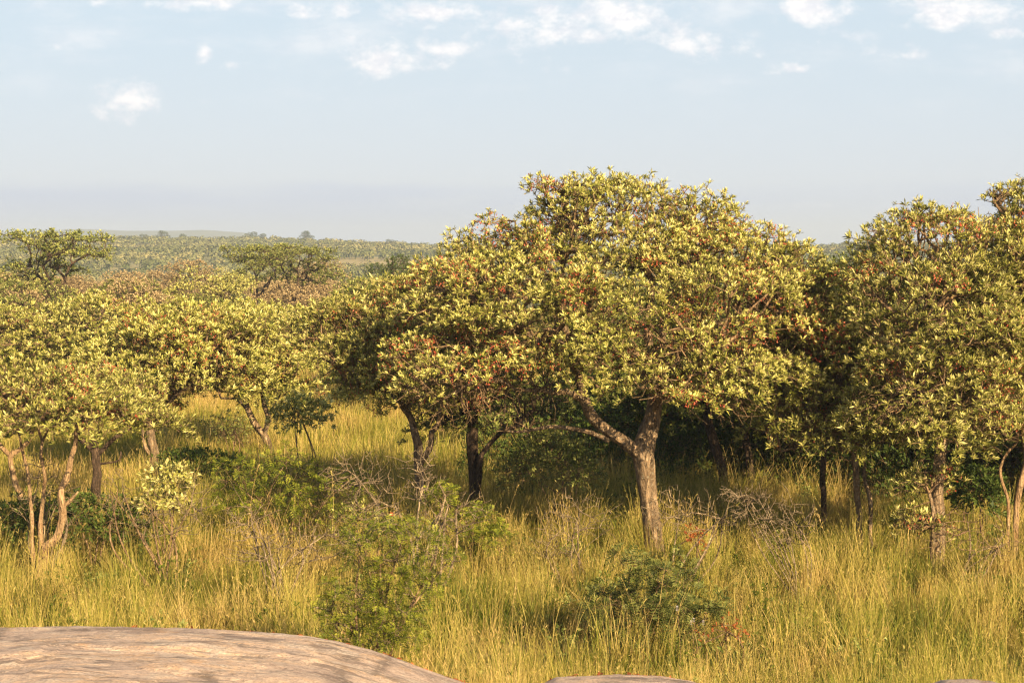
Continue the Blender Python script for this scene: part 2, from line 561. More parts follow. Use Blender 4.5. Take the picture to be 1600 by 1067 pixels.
def rosettes(P, A, k, L, W, spread=(15, 85), droop=0.12, hi=0.9, fall=0.6):
    """k pointed leaves fanned about each tip; returns V, F, tint"""
    n = len(P)
    j = np.arange(k)[None, :]
    phi = j * 2.39996 + rng.uniform(0, 6.28, (n, 1)) + rng.normal(0, 0.25, (n, k))
    th = np.radians(spread[0] + (spread[1] - spread[0]) * (j / max(k - 1, 1)) + rng.normal(0, 9, (n, k)))
    t1, t2 = perp(A)
    side = t1[:, None] * np.cos(phi)[..., None] + t2[:, None] * np.sin(phi)[..., None]
    d = A[:, None] * np.cos(th)[..., None] + side * np.sin(th)[..., None]
    ln = (L * rng.uniform(0.7, 1.25, (n, 1)) * rng.uniform(0.6, 1.2, (n, k)) * (0.75 + 0.3 * np.sin(j / k * 3.1)))[..., None]
    wd = norm(np.cross(d, A[:, None] + rng.normal(0, 0.25, (n, k, 3))))
    base_ = P[:, None] + A[:, None] * (rng.uniform(-0.35, 0.1, (n, k)) * L)[..., None]
    dr = np.array([0, 0, -1.0]) * (droop * np.sin(th))[..., None] * ln
    mid = base_ + d * ln * 0.55 - dr * 0.2
    tip = base_ + d * ln + dr
    Wk = W * ln / L
    VV = np.stack([base_, mid + wd * Wk * 0.5, tip, mid - wd * Wk * 0.5], 2).reshape(-1, 3)
    N = n * k
    FF = np.arange(N * 4).reshape(N, 4)
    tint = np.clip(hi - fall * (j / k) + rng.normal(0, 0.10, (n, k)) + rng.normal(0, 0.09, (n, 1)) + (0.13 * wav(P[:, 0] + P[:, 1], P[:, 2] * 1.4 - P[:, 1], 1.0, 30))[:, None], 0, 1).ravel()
    return VV, FF, tint


def fronds(P, A, k, L, pairs=5, hi=0.8):
    """feathery compound leaves: a spine with pairs of narrow leaflets"""
    n = len(P)
    phi = np.arange(k)[None] * 2.39996 + rng.uniform(0, 6.28, (n, 1))
    th = np.radians(rng.uniform(35, 95, (n, k)))
    t1, t2 = perp(A)
    side = t1[:, None] * np.cos(phi)[..., None] + t2[:, None] * np.sin(phi)[..., None]
    d = (A[:, None] * np.cos(th)[..., None] + side * np.sin(th)[..., None]).reshape(-1, 3)
    b0 = np.repeat(P, k, 0)
    N = n * k
    ln = L * rng.uniform(0.7, 1.2, N)
    s = norm(np.cross(d, np.array([0, 0, 1.0]) + rng.normal(0, 0.3, (N, 3))))
    s_i = (np.arange(pairs) + 0.6) / pairs
    c0 = b0[:, None] + d[:, None] * (ln[:, None] * s_i)[..., None] + np.array([0, 0, -1.0]) * (0.25 * ln[:, None] * s_i ** 2)[..., None]
    prof = np.sin(0.35 + s_i * 2.4)
    vs, ts = [], []
    for sg in (-1, 1):
        ld = norm(s[:, None] * sg + d[:, None] * 0.45 + rng.normal(0, 0.08, (N, pairs, 3)))
        ll = (0.42 * ln[:, None] * prof)[..., None]
        wv = norm(d)[:, None] * (ln[:, None] / pairs * 0.62)[..., None]
        tip = c0 + ld * ll
        vs.append(np.stack([c0, c0 + ld * ll * 0.5 + wv * 0.5, tip, c0 + ld * ll * 0.5 - wv * 0.5], 2).reshape(-1, 3))
        ts.append(np.clip(hi - 0.3 + rng.normal(0, 0.06, (N, pairs)) + rng.normal(0, 0.2, (N, 1)) + s_i * 0.25, 0, 1).ravel())
    VV = np.concatenate(vs)
    return VV, np.arange(len(VV)).reshape(-1, 4), np.concatenate(ts)


def pods(P, k, size):
    n = len(P)
    o_ = norm(rng.normal(0, 1, (n, k, 3)))
    c0 = P[:, None] + o_ * size * 1.7 + np.array([0, 0, -0.5 * size])
    d = norm(rng.normal(0, 1, (n, k, 3)) + np.array([0, 0, -0.6]))
    wv = norm(np.cross(d, rng.normal(0, 1, (n, k, 3))))
    VV = np.stack([c0 - d * size * 0.5, c0 + wv * size * 0.3, c0 + d * size * 0.5, c0 - wv * size * 0.3], 2).reshape(-1, 3)
    return VV, np.arange(len(VV)).reshape(-1, 4), np.clip(rng.normal(0.5, 0.25, n * k), 0, 1)


def grow(skel, tips, alpha=0.35, step=0.28, jit=0.10, arch=0.06):
    """skel: (pos, parent, radius, attachable).  Joins every tip to the branch web by the cheapest route."""
    sp, spar, sr, satt = skel
    n0 = len(sp)
    cap = n0 + len(tips) * 9 + 10
    pos = np.zeros((cap, 3))
    par = np.full(cap, -1)
    plen = np.zeros(cap)
    pen = np.zeros(cap)
    pos[:n0] = sp
    par[:n0] = spar
    for i in range(n0):
        if spar[i] >= 0:
            plen[i] = plen[spar[i]] + np.linalg.norm(sp[i] - sp[spar[i]])
    pen[:n0] = np.where(satt, 0, 1e6)
    pl0 = plen[:n0] * 0.3
    plen[:n0] = pl0
    n = n0
    att = sp[np.array(satt, bool)]
    dd = np.min(np.linalg.norm(tips[:, None] - att[None, ::max(1, len(att) // 24)], axis=2), 1)
    order = np.argsort(dd + rng.uniform(0, 0.3, len(tips)))
    tip_node = np.zeros(len(tips), int)
    for ti in order:
        q = tips[ti]
        df = pos[:n] - q
        ds = np.sqrt(np.einsum('ij,ij->i', df, df))
        k = int(np.argmin(ds + alpha * plen[:n] + pen[:n]))
        dist = ds[k]
        mseg = min(8, max(1, int(math.ceil(dist / step))))
        a = pos[k].copy()
        prev = k
        off = rng.normal(0, 1, 3) * dist * jit
        for s in range(1, mseg + 1):
            f = s / mseg
            pnt = a * (1 - f) + q * f
            if s < mseg:
                pnt = pnt + off * math.sin(f * math.pi) + np.array([0, 0, arch * dist * math.sin(f * math.pi)]) + rng.normal(0, 0.035, 3) * min(dist, 0.6)
            pos[n] = pnt
            par[n] = prev
            plen[n] = plen[prev] + dist / mseg
            prev = n
            n += 1
        tip_node[ti] = prev
    return pos[:n], par[:n], tip_node, n0


def pipe_radii(pos, par, n0, tip_r, expo=2.25):
    n = len(pos)
    acc_ = np.zeros(n)
    has = np.zeros(n, bool)
    has[par[par >= 0]] = True
    acc_[~has] = tip_r ** expo
    for i in range(n - 1, 0, -1):
        if par[i] >= 0:
            acc_[par[i]] += acc_[i]
    return acc_ ** (1 / expo)


def prisms(A, B, ra, rb, sides=3):
    d = norm(B - A)
    t1, t2 = perp(d)
    n = len(A)
    ang = np.arange(sides) * 2 * math.pi / sides
    rg = t1[:, None] * np.cos(ang)[None, :, None] + t2[:, None] * np.sin(ang)[None, :, None]
    va = A[:, None] + rg * ra[:, None, None]
    vb = B[:, None] + d[:, None] * (rb * 0.4)[:, None, None] + rg * rb[:, None, None]
    VV = np.concatenate([va, vb], 1).reshape(-1, 3)
    b0 = (np.arange(n) * sides * 2)[:, None]
    k = np.arange(sides)[None]
    k2 = (k + 1) % sides
    FF = np.stack([b0 + k, b0 + k2, b0 + sides + k2, b0 + sides + k], 2).reshape(-1, 4)
    return VV, FF


def join(parts):
    vs, fs, ts, off = [], [], [], 0
    for pz in parts:
        vs.append(pz[0])
        fs.append(pz[1] + off)
        off += len(pz[0])
        if len(pz) > 2:
            ts.append(pz[2])
    return (np.concatenate(vs), np.concatenate(fs)) + ((np.concatenate(ts),) if ts else ())


def resample(pts, rad, ds):
    pts = np.asarray(pts, float)
    rad = np.asarray(rad, float)
    P = np.vstack([2 * pts[0] - pts[1], pts, 2 * pts[-1] - pts[-2]])
    out_p, out_r = [], []
    for i in range(len(pts) - 1):
        p0, p1, p2, p3 = P[i:i + 4]
        m_ = max(2, int(np.linalg.norm(p2 - p1) / ds))
        for tt in np.arange(m_) / m_:
            out_p.append(0.5 * ((2 * p1) + (-p0 + p2) * tt + (2 * p0 - 5 * p1 + 4 * p2 - p3) * tt ** 2 + (-p0 + 3 * p1 - 3 * p2 + p3) * tt ** 3))
            out_r.append(rad[i] * (1 - tt) + rad[i + 1] * tt)
    out_p.append(pts[-1])
    out_r.append(rad[-1])
    return np.array(out_p), np.array(out_r)


def tube(pts, rad, sides=14, ds=0.06, rough=0.09, furrow=0.13, seed=0):
    """continuous tapering limb with uneven, furrowed bark"""
    P, r = resample(pts, rad, ds)
    n = len(P)
    if rad[0] < 0.09 and n > 8:      # boughs kink and wander
        rk = np.random.default_rng(seed + 50)
        m_ = max(3, int(n * ds / 0.22))
        kk = rk.normal(0, 1, (m_ + 1, 3)) * min(0.035, rad[0] * 0.7)
        kk[0] = 0
        kk[-1] = 0
        P = P + np.stack([np.interp(np.linspace(0, m_, n), np.arange(m_ + 1), kk[:, a]) for a in range(3)], 1)
    T = norm(np.gradient(P, axis=0))
    ref = np.array([1.0, 0.2, 0.0])
    t1 = np.zeros_like(P)
    cur = norm(np.cross(T[0], ref))
    for i in range(n):
        cur = norm(cur - T[i] * np.dot(cur, T[i]))
        t1[i] = cur
    t2 = np.cross(T, t1)
    ang = np.arange(sides) / sides * 2 * math.pi
    rg = np.random.default_rng(seed)
    f_noise = rg.normal(0, 1, (n, sides))
    f_noise = (f_noise + np.roll(f_noise, 1, 0) + np.roll(f_noise, 2, 0) + np.roll(f_noise, -1, 0)) / 2
    ridges = np.sin(ang[None] * 5 + np.cumsum(rg.normal(0, 0.25, n))[:, None])
    rr = r[:, None] * (1 + rough * 0.5 * f_noise + furrow * ridges * 0.5 + 0.06 * np.sin(np.linspace(0, 9, n) + seed)[:, None])
    VV = (P[:, None] + (t1[:, None] * np.cos(ang)[None, :, None] + t2[:, None] * np.sin(ang)[None, :, None]) * rr[..., None]).reshape(-1, 3)
    i = np.arange(n - 1)[:, None] * sides
    k = np.arange(sides)[None]
    k2 = (k + 1) % sides
    FF = np.stack([i + k, i + k2, i + sides + k2, i + sides + k], 2).reshape(-1, 4)
    return (VV, FF), P, r


def ell_pads(lobes, spacing, low=-0.35, inner=0.25):
    """pad centres scattered over the outside of a union of ellipsoids"""
    cs, ns = [], []
    L = np.array(lobes, float)
    area = np.array([(l[3] * l[4] + l[3] * l[5] + l[4] * l[5]) for l in L])
    m_ = (area / area.sum() * 900).astype(int) + 20
    for li, l in enumerate(L):
        d = norm(rng.normal(0, 1, (m_[li], 3)))
        d = d[d[:, 2] > low]
        s = np.where(rng.uniform(0, 1, len(d)) < inner, rng.uniform(0.55, 0.85, len(d)), rng.uniform(0.90, 1.06, len(d)))
        s = np.where((rng.uniform(0, 1, len(d)) < .15) & (d[:, 2] > -.1), s + rng.uniform(.06, .22, len(d)), s)
        c0 = l[:3] + d * l[3:6] * s[:, None]
        ok = np.ones(len(c0), bool)
        for lj, l2 in enumerate(L):
            if lj != li:
                q = (c0 - l2[:3]) / l2[3:6]
                ok &= (q * q).sum(1) > 0.72
        cs.append(c0[ok])
        ns.append(norm(d / l[3:6])[ok])
    cs = np.concatenate(cs)
    ns = np.concatenate(ns)
    open_ = wav(cs[:, 0] + .5 * cs[:, 1], cs[:, 2] * 1.6 - .6 * cs[:, 1], 1.5, 26) < .62
    cs, ns = cs[open_], ns[open_]
    keep = []
    kp = np.zeros((0, 3))
    for i in rng.permutation(len(cs)):
        if len(kp) == 0 or np.min(np.linalg.norm((kp - cs[i]) * np.array([1, 1, 1.5]), axis=1)) > spacing:
            keep.append(i)
            kp = np.vstack([kp, cs[i]])
    return cs[keep], ns[keep]


def pad_tips(cs, ns, Rp, sp, flat=0.75, thick=0.07):
    tips, axes, pid = [], [], []
    for i, (c0, nn) in enumerate(zip(cs, ns)):
        up = norm(nn * (1 - flat) + np.array([0, 0, flat]))
        Ri = Rp * rng.uniform(0.65, 1.3)
        cnt = max(4, int(math.pi * Ri * Ri / (sp * sp)))
        r_ = Ri * np.sqrt(rng.uniform(0, 1, cnt))
        a_ = rng.uniform(0, 6.28, cnt)
        ex = rng.uniform(0.8, 1.3)
        t1, t2 = perp(up[None])
        lx, ly = r_ * np.cos(a_) * ex, r_ * np.sin(a_) / ex
        p_ = c0 + t1 * lx[:, None] + t2 * ly[:, None] + up * (-0.42 * (r_ / Ri) ** 2 * Ri + rng.normal(0, thick, cnt))[:, None]
        ax = norm(up * 1.35 + (t1 * lx[:, None] + t2 * ly[:, None]) / Ri * 0.7 + nn * 0.35 + rng.normal(0, 0.28, (cnt, 3)))
        tips.append(p_)
        axes.append(ax)
        pid.append(np.full(cnt, i))
    return np.concatenate(tips), np.concatenate(axes), np.concatenate(pid)


def build_tree(name, loc, limbs, lobes, label, cat="tree", group=None, leaf=M_LEAF, bark=M_BARK, twig=M_TWIG,
               pad=0.5, pad_sp=0.44, tip_sp=0.098, L=0.088, W=0.018, k=13, pods_frac=0.35, pod_tips=0.42, dead=0.35,
               flat=0.75, low=-0.6, attach_from=0.5, tip_r=0.0042, frond=False, spread=(12, 68), dead_bias=-0.15,
               sides=3, pod_size=0.033, hi=0.9, fall=0.6, alpha=0.35, inner=0.25, thick=0.07, trunk_sides=22, twig_r_max=0.05, curtains=()):
    """limbs: [(points, radii, start_attachable_fraction)], in world metres relative to loc."""
    root = empty(name, loc, label, cat, group)
    sp_, spar, sr, satt, tubes = [], [], [], [], []
    for li, lm in enumerate(limbs):
        pts, rad = lm[0], lm[1]
        af = lm[2] if len(lm) > 2 else attach_from
        tb, P, r = tube(pts, rad, sides=trunk_sides if rad[0] > 0.05 else 8, ds=0.06 if rad[0] > 0.05 else 0.1, seed=li + 3)
        tubes.append(tb)
        Ps, rs = P[::3], r[::3]
        if not np.allclose(Ps[-1], P[-1]):
            Ps = np.vstack([Ps, P[-1]])
            rs = np.append(rs, r[-1])
        start = len(sp_)
        if start:
            arr = np.array(sp_)
            nearest = int(np.argmin(np.linalg.norm(arr - Ps[0], axis=1)))
        else:
            nearest = -1
        for i in range(len(Ps)):
            sp_.append(Ps[i])
            spar.append(nearest if i == 0 else len(sp_) - 2)
            sr.append(rs[i])
            satt.append(i / max(1, len(Ps) - 1) >= af)
    if not any(satt):
        satt[-1] = True
    skel = (np.array(sp_), np.array(spar), np.array(sr), np.array(satt))
    cs, ns = ell_pads(lobes, pad_sp, low=low, inner=inner)
    tips, axes, pid = pad_tips(cs, ns, pad, tip_sp, flat, thick)
    # bare twigs hanging under and inside the crown
    nd = int(len(tips) * dead)
    cur_pts = [np.array(l[:3]) + norm(rng.normal(0, 1, (n_, 3))) * np.array(l[3:6]) * rng.uniform(.2, 1, (n_, 1)) for l, n_ in curtains]
    if nd:
        Lb = np.array(lobes, float)
        ch = rng.choice(len(Lb), nd)
        d = norm(rng.normal(0, 1, (nd, 3)) + np.array([0, 0, -0.9]) * (1 if dead_bias < 0 else 0))
        dt = Lb[ch, :3] + d * Lb[ch, 3:6] * rng.uniform(0.35, 1.02, nd)[:, None]
        alltips = np.vstack([cs - ns * 0.10 - np.array([0, 0, 0.12]), tips, dt])
    else:
        alltips = np.vstack([cs - ns * 0.10 - np.array([0, 0, 0.12]), tips])
    if cur_pts:
        alltips = np.vstack([alltips] + cur_pts)
    pos_, par_, tn, n0 = grow(skel, alltips, alpha=alpha)
    rr = pipe_radii(pos_, par_, n0, tip_r)
    idx = np.arange(n0, len(pos_))
    pr = par_[idx]
    ra = np.minimum(np.where(pr < n0, np.minimum(rr[idx] * 1.15, skel[2][np.minimum(pr, n0 - 1)]), rr[pr]), twig_r_max)
    ra = np.minimum(ra, rr[idx] * 1.5)
    rb = np.minimum(rr[idx], twig_r_max)
    big = rb > 0.012
    parts = []
    if big.any():
        parts.append(prisms(pos_[pr[big]], pos_[idx[big]], ra[big], rb[big], 6))
    if (~big).any():
        parts.append(prisms(pos_[pr[~big]], pos_[idx[~big]], ra[~big], rb[~big], sides))
    bV, bF = join(parts)
    tV, tF = join(tubes)
    link("trunk" if cat == "tree" else "stem", make_mesh("trunk", tV, tF, smooth=True, mats=(bark,)), root)
    link("branches", make_mesh("branches", bV, bF, smooth=True, mats=(twig,)), root)
    if leaf is not None:
        if frond:
            cV, cF, cT = fronds(tips, axes, k, L)
        else:
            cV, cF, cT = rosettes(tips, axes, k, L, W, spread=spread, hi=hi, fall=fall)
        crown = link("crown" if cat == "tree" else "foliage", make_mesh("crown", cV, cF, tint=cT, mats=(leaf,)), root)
        if pods_frac > 0:
            padok = rng.uniform(0, 1, len(cs)) < pods_frac * 1.6 * sstep(wav(cs[:, 0], cs[:, 2] + cs[:, 1], 2.0, 3), -0.6, 0.7)
            sel = padok[pid] & (rng.uniform(0, 1, len(pid)) < pod_tips)
            if sel.any():
                pV, pF, pT = pods(tips[sel] - axes[sel] * 0.01 + rng.normal(0, 0.02, (sel.sum(), 3)), 8, pod_size)
                link("seed_pods", make_mesh("seed_pods", pV, pF, tint=pT, mats=(M_POD,)), crown)["kind"] = "stuff"
    return root


def gz(x, y):
    return float(ground_z(x, y))


class Frame:
    """turns photo measurements at a stated distance into metres relative to the plant's foot"""
    def __init__(s, px, D):
        x = sky_uv(px, 700)[0] * D
        s.D = D
        s.o = np.array([x, D, gz(x, D)])

    def p(s, px, py, dy=0.0):
        return pt(px, py, s.D + dy) - s.o

    def lobe(s, px, py, rx, rz, ry=None, dy=0.0):
        c0 = s.p(px, py, dy)
        D = s.D + dy
        a, b = rx / F * D, rz / F * D
        return [*c0, a, ry if ry is not None else a * 0.9, b]

    def limb(s, pts, rad_px, af=0.5):
        P = [s.p(*q) for q in pts]
        return (P, [r_ / 2 / F * s.D for r_ in rad_px], af)


def dist_of(py):
    return (CAM_Z - 0.4) * F / (py - 390.0)


# ------------------------------------------------------------------ the big tree
def footed(f, px, pts, rad, af=0.5):
    """limb that starts just under the ground at the plant's foot"""
    P = [np.array([f.p(px, 700)[0], 0, -0.15])] + [f.p(*q) for q in pts]
    return (P, [r_ / 2 / F * f.D for r_ in rad], af)


f = Frame(1022, 23.8)
limbs = [
    footed(f, 1026, [(1021, 835), (1014, 780), (1008, 730), (1006, 700), (1014, 672, .1), (1022, 640, .2), (1024, 590, .3), (1012, 520, .3), (1020, 440, .4)],
           [38, 31, 28, 30, 34, 29, 23, 18, 14, 10], 0.62),
    f.limb([(1002, 712), (975, 690, -.05), (948, 672, -.1), (925, 650, -.15), (912, 620, -.2), (906, 590, -.2), (898, 560, -.2), (880, 500, -.1), (880, 420, 0)],
           [24, 20, 18, 17, 16, 14, 13, 11, 7], 0.4),
    f.limb([(950, 688, -.12), (925, 678, -.25), (900, 673, -.35), (868, 671, -.4), (840, 673, -.45), (812, 676, -.5), (790, 673, -.5)],
           [9, 8, 7, 7, 6, 5, 3], 0.6),
    f.limb([(912, 625, -.2), (893, 620, -.3), (870, 612, -.4), (845, 607, -.5), (815, 608, -.6), (795, 606, -.6)],
           [12, 10, 9, 7, 5, 3], 0.5),
    f.limb([(905, 590, -.2), (880, 560, -.4), (840, 530, -.6), (790, 500, -.8), (750, 470, -.8)], [12, 11, 9, 7, 5], 0.2),
    f.limb([(1024, 600, .3), (1070, 540, .3), (1130, 500, .4), (1190, 470, .4)], [14, 12, 9, 6], 0.2),
    f.limb([(1022, 560, .3), (1060, 470, .8), (1100, 400, 1.0)], [12, 10, 6], 0.2),
    f.limb([(1022, 640, .1), (1060, 600, -.5), (1110, 575, -.9)], [11, 8, 5], 0.3),
    f.limb([(898, 560, -.2), (915, 460, .6), (900, 350, .8)], [12, 10, 6], 0.2),
    f.limb([(800, 605, -.6), (770, 590, -.9), (730, 600, -1.1), (690, 625, -1.2)], [7, 7, 6, 4], 0.3),
]
lobes = [
    f.lobe(885, 325, 56, 44, 0.7, .5), f.lobe(960, 345, 110, 66, 1.2, .5), f.lobe(1075, 385, 118, 66, 1.3, .5),
    f.lobe(1175, 440, 90, 66, 1.0, .3), f.lobe(800, 410, 100, 72, 1.2, .3), f.lobe(745, 445, 68, 62, .9, -.2),
    f.lobe(930, 460, 150, 86, 1.3, -.7), f.lobe(1080, 470, 145, 88, 1.3, -.6), f.lobe(1210, 490, 78, 66, .9, -.1),
    f.lobe(775, 525, 90, 56, .9, -.8), f.lobe(850, 500, 90, 50, .9, -1.0), f.lobe(1000, 530, 110, 50, .9, -1.0), f.lobe(1180, 560, 70, 50, .8, -.3), f.lobe(900, 545, 85, 38, .8, -.9), f.lobe(1035, 590, 92, 46, .7, -1.0),
    f.lobe(1130, 560, 90, 56, .9, -.5), f.lobe(690, 560, 72, 50, .7, -1.0), f.lobe(650, 590, 40, 36, .5, -1.0), f.lobe(740, 600, 40, 26, .4, -.9), f.lobe(950, 385, 180, 80, 1.8, 1.2),
    f.lobe(862, 288, 36, 15, .35, .3), f.lobe(905, 292, 40, 24, .5, .4), f.lobe(1240, 415, 50, 40, .7, .2), f.lobe(1272, 452, 42, 44, .6, .1), f.lobe(705, 440, 44, 50, .7, .1), f.lobe(680, 480, 40, 46, .6, -.1), f.lobe(955, 312, 62, 36, .8, .5), f.lobe(1090, 340, 60, 38, .8, .5),
]
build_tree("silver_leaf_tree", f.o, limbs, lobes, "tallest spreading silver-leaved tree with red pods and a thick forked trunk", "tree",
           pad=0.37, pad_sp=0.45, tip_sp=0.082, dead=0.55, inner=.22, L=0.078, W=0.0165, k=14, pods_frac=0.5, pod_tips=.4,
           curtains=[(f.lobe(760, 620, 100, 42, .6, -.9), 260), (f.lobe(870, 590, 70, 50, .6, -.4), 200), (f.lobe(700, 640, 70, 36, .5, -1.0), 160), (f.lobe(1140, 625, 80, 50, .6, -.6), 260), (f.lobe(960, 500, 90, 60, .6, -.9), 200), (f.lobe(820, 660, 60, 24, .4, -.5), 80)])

# ------------------------------------------------------------------ other trees at the near edge of the woodland
f = Frame(655, 26.4)
build_tree("silver_leaf_tree", f.o,
           [footed(f, 655, [(656, 760), (655, 720), (650, 690), (640, 640), (620, 560)], [17, 15, 14, 12, 10, 8], .6),
            f.limb([(656, 725), (672, 690), (690, 640), (700, 580)], [11, 9, 8, 6], .5),
            f.limb([(640, 640), (590, 610, -.3), (540, 595, -.5)], [8, 7, 4], .3)],
           [f.lobe(640, 480, 100, 50, 1.3), f.lobe(545, 500, 72, 52, 1.0), f.lobe(720, 500, 70, 60, 1.0, -.2), f.lobe(600, 590, 66, 28, .8, -.5), f.lobe(620, 520, 90, 50, 1, -.6), f.lobe(580, 545, 78, 44, 1.0, -.5), f.lobe(680, 560, 62, 52, .9, -.4), f.lobe(655, 625, 42, 30, .6, -.3)],
           "red-podded silver-leaved tree with a pale forked trunk, left of the tallest tree", pad=.40, dead=.35, pods_frac=.6, L=.088, W=.018)
f = Frame(745, 27.6)
build_tree("silver_leaf_tree", f.o,
           [footed(f, 744, [(741, 740), (738, 700), (738, 650), (725, 600), (715, 540)], [19, 17, 16, 15, 12, 9], .6),
            footed(f, 747, [(750, 740, -.2), (762, 705, -.2), (785, 680, -.2), (820, 650, -.2)], [10, 8, 8, 7, 5], .5)],
           [f.lobe(745, 560, 90, 50, 1.1, .6), f.lobe(700, 640, 50, 34, .7), f.lobe(830, 600, 60, 40, .8, .8)],
           "dark thick-stemmed tree behind the left boughs of the tallest tree", leaf=M_LEAF_G, bark=M_BARK_D, twig=M_BARK_D, pad=.42, dead=.6, pods_frac=0.1, tip_sp=.15)
f = Frame(62, 22.3)
build_tree("silver_leaf_tree", f.o,
           [footed(f, 58, [(66, 868), (86, 838), (99, 800), (98, 770), (108, 728), (113, 700), (120, 660)], [16, 14, 12, 11, 9, 9, 8, 6], .75),
            f.limb([(99, 792), (112, 780), (122, 768)], [7, 5, 3], .9),
            footed(f, 52, [(60, 850, .1), (68, 800, .2), (72, 750, .2), (66, 690, .2)], [8, 8, 7, 6, 4], .7),
            footed(f, 48, [(50, 830, .2), (48, 780, .3), (38, 730, .3), (30, 680, .3)], [7, 6, 6, 5, 3], .7)],
           [f.lobe(60, 600, 90, 36, .9), f.lobe(160, 632, 95, 33, .8), f.lobe(95, 640, 90, 34, .8, -.5), f.lobe(-30, 600, 70, 44, .8), f.lobe(245, 655, 36, 18, .4), f.lobe(20, 640, 50, 34, .6, -.4)],
           "low multi-stemmed tree with a curved orange stem, foremost at the left", bark=M_BARK_S, pad=.32, pad_sp=.42, dead=.35, L=.08, W=.0165, pods_frac=.3, tip_sp=.088, hi=.85)
f = Frame(38, 26.2)
build_tree("silver_leaf_tree", f.o,
           [footed(f, 40, [(36, 800), (24, 750), (18, 720), (22, 705)], [10, 9, 9, 8, 8], .6),
            f.limb([(20, 715), (0, 695), (-20, 660)], [8, 7, 5], .4), f.limb([(22, 708), (44, 690), (60, 650)], [8, 7, 4], .4)],
           [f.lobe(-20, 620, 80, 40, .9), f.lobe(50, 640, 60, 32, .7, .2)],
           "slim leaning tree at the left edge, behind the curved orange stem", bark=M_BARK_S, pad=.36, dead=.35, pods_frac=.2)
f = Frame(146, 27.2)
build_tree("silver_leaf_tree", f.o,
           [footed(f, 144, [(147, 790), (150, 740), (150, 705), (144, 690)], [17, 15, 13, 13, 12], .7),
            f.limb([(147, 705), (120, 680), (100, 660)], [9, 7, 5], .4), f.limb([(151, 712), (170, 690), (200, 672), (230, 660)], [8, 7, 6, 4], .4),
            f.limb([(152, 725), (175, 722), (187, 718), (189, 705)], [4, 3, 3, 2], .9)],
           [f.lobe(110, 640, 80, 28, .8, .3), f.lobe(200, 640, 68, 26, .7, .3), f.lobe(140, 600, 95, 30, .9, .5)],
           "dark straight-stemmed tree with a flat crown, second from the curved orange stem", bark=M_BARK_D, pad=.36, dead=.4, pods_frac=.35)
f = Frame(235, 31.5)
build_tree("silver_leaf_tree", f.o,
           [footed(f, 236, [(238, 740), (240, 705), (236, 670), (240, 620)], [15, 14, 13, 12, 9], .7),
            f.limb([(238, 712), (228, 700), (224, 680), (222, 650)], [7, 6, 6, 4], .6),
            f.limb([(238, 655), (270, 620), (310, 598)], [9, 7, 5], .3)],
           [f.lobe(275, 520, 72, 48, 1.2), f.lobe(340, 520, 60, 44, 1.0, .3), f.lobe(240, 560, 62, 48, 1.0), f.lobe(300, 585, 76, 36, .9, -.4), f.lobe(215, 610, 54, 38, .8, -.2), f.lobe(250, 600, 60, 34, .8, -.5), f.lobe(385, 520, 50, 42, .9), f.lobe(350, 570, 46, 30, .8, -.3), f.lobe(180, 560, 50, 40, .9, .4), f.lobe(240, 500, 40, 34, .9, .3)],
           "round-crowned red-podded tree with a brown trunk left of the grassy gap", pad=.42, dead=.35, pods_frac=.55, L=.095, W=.021)
f = Frame(418, 35.5)
build_tree("silver_leaf_tree", f.o,
           [footed(f, 422, [(416, 690), (402, 665), (388, 642), (375, 610)], [12, 11, 10, 9, 6], .6),
            f.limb([(412, 680), (416, 650), (412, 620), (405, 580)], [9, 8, 7, 5], .5),
            f.limb([(402, 662), (372, 630), (345, 622)], [6, 5, 3], .6), f.limb([(416, 650), (432, 628), (440, 612)], [4, 3, 2], .6)],
           [f.lobe(410, 510, 72, 40, 1.3), f.lobe(450, 545, 46, 42, 1.0), f.lobe(380, 560, 60, 46, 1.0), f.lobe(425, 595, 50, 30, .8), f.lobe(350, 520, 50, 44, .9), f.lobe(470, 500, 36, 30, .8)],
           "pale-barked tree with a lichened forked trunk in the grassy gap", pad=.48, pad_sp=.6, tip_sp=.12, dead=.5, pods_frac=.35, L=.11, W=.025)
f = Frame(130, 42)
build_tree("silver_leaf_tree", f.o,
           [footed(f, 128, [(128, 600), (130, 575), (138, 560), (150, 520), (162, 480)], [12, 11, 9, 8, 7, 4], .6),
            f.limb([(131, 575), (160, 552), (180, 550)], [7, 5, 4], .6)],
           [f.lobe(150, 490, 58, 30, 1.2), f.lobe(90, 510, 62, 36, 1.2), f.lobe(110, 545, 50, 32, 1.0), f.lobe(195, 520, 40, 40, 1.0), f.lobe(30, 520, 60, 42, 1.2), f.lobe(-20, 545, 50, 45, 1), f.lobe(140, 590, 80, 30, 1), f.lobe(40, 575, 70, 34, 1), f.lobe(215, 560, 50, 40, 1)],
           "yellow-green tree showing bare tan boughs through its crown, upper left", pad=.5, pad_sp=.65, tip_sp=.14, dead=.4, pods_frac=.25, L=.12, W=.03)

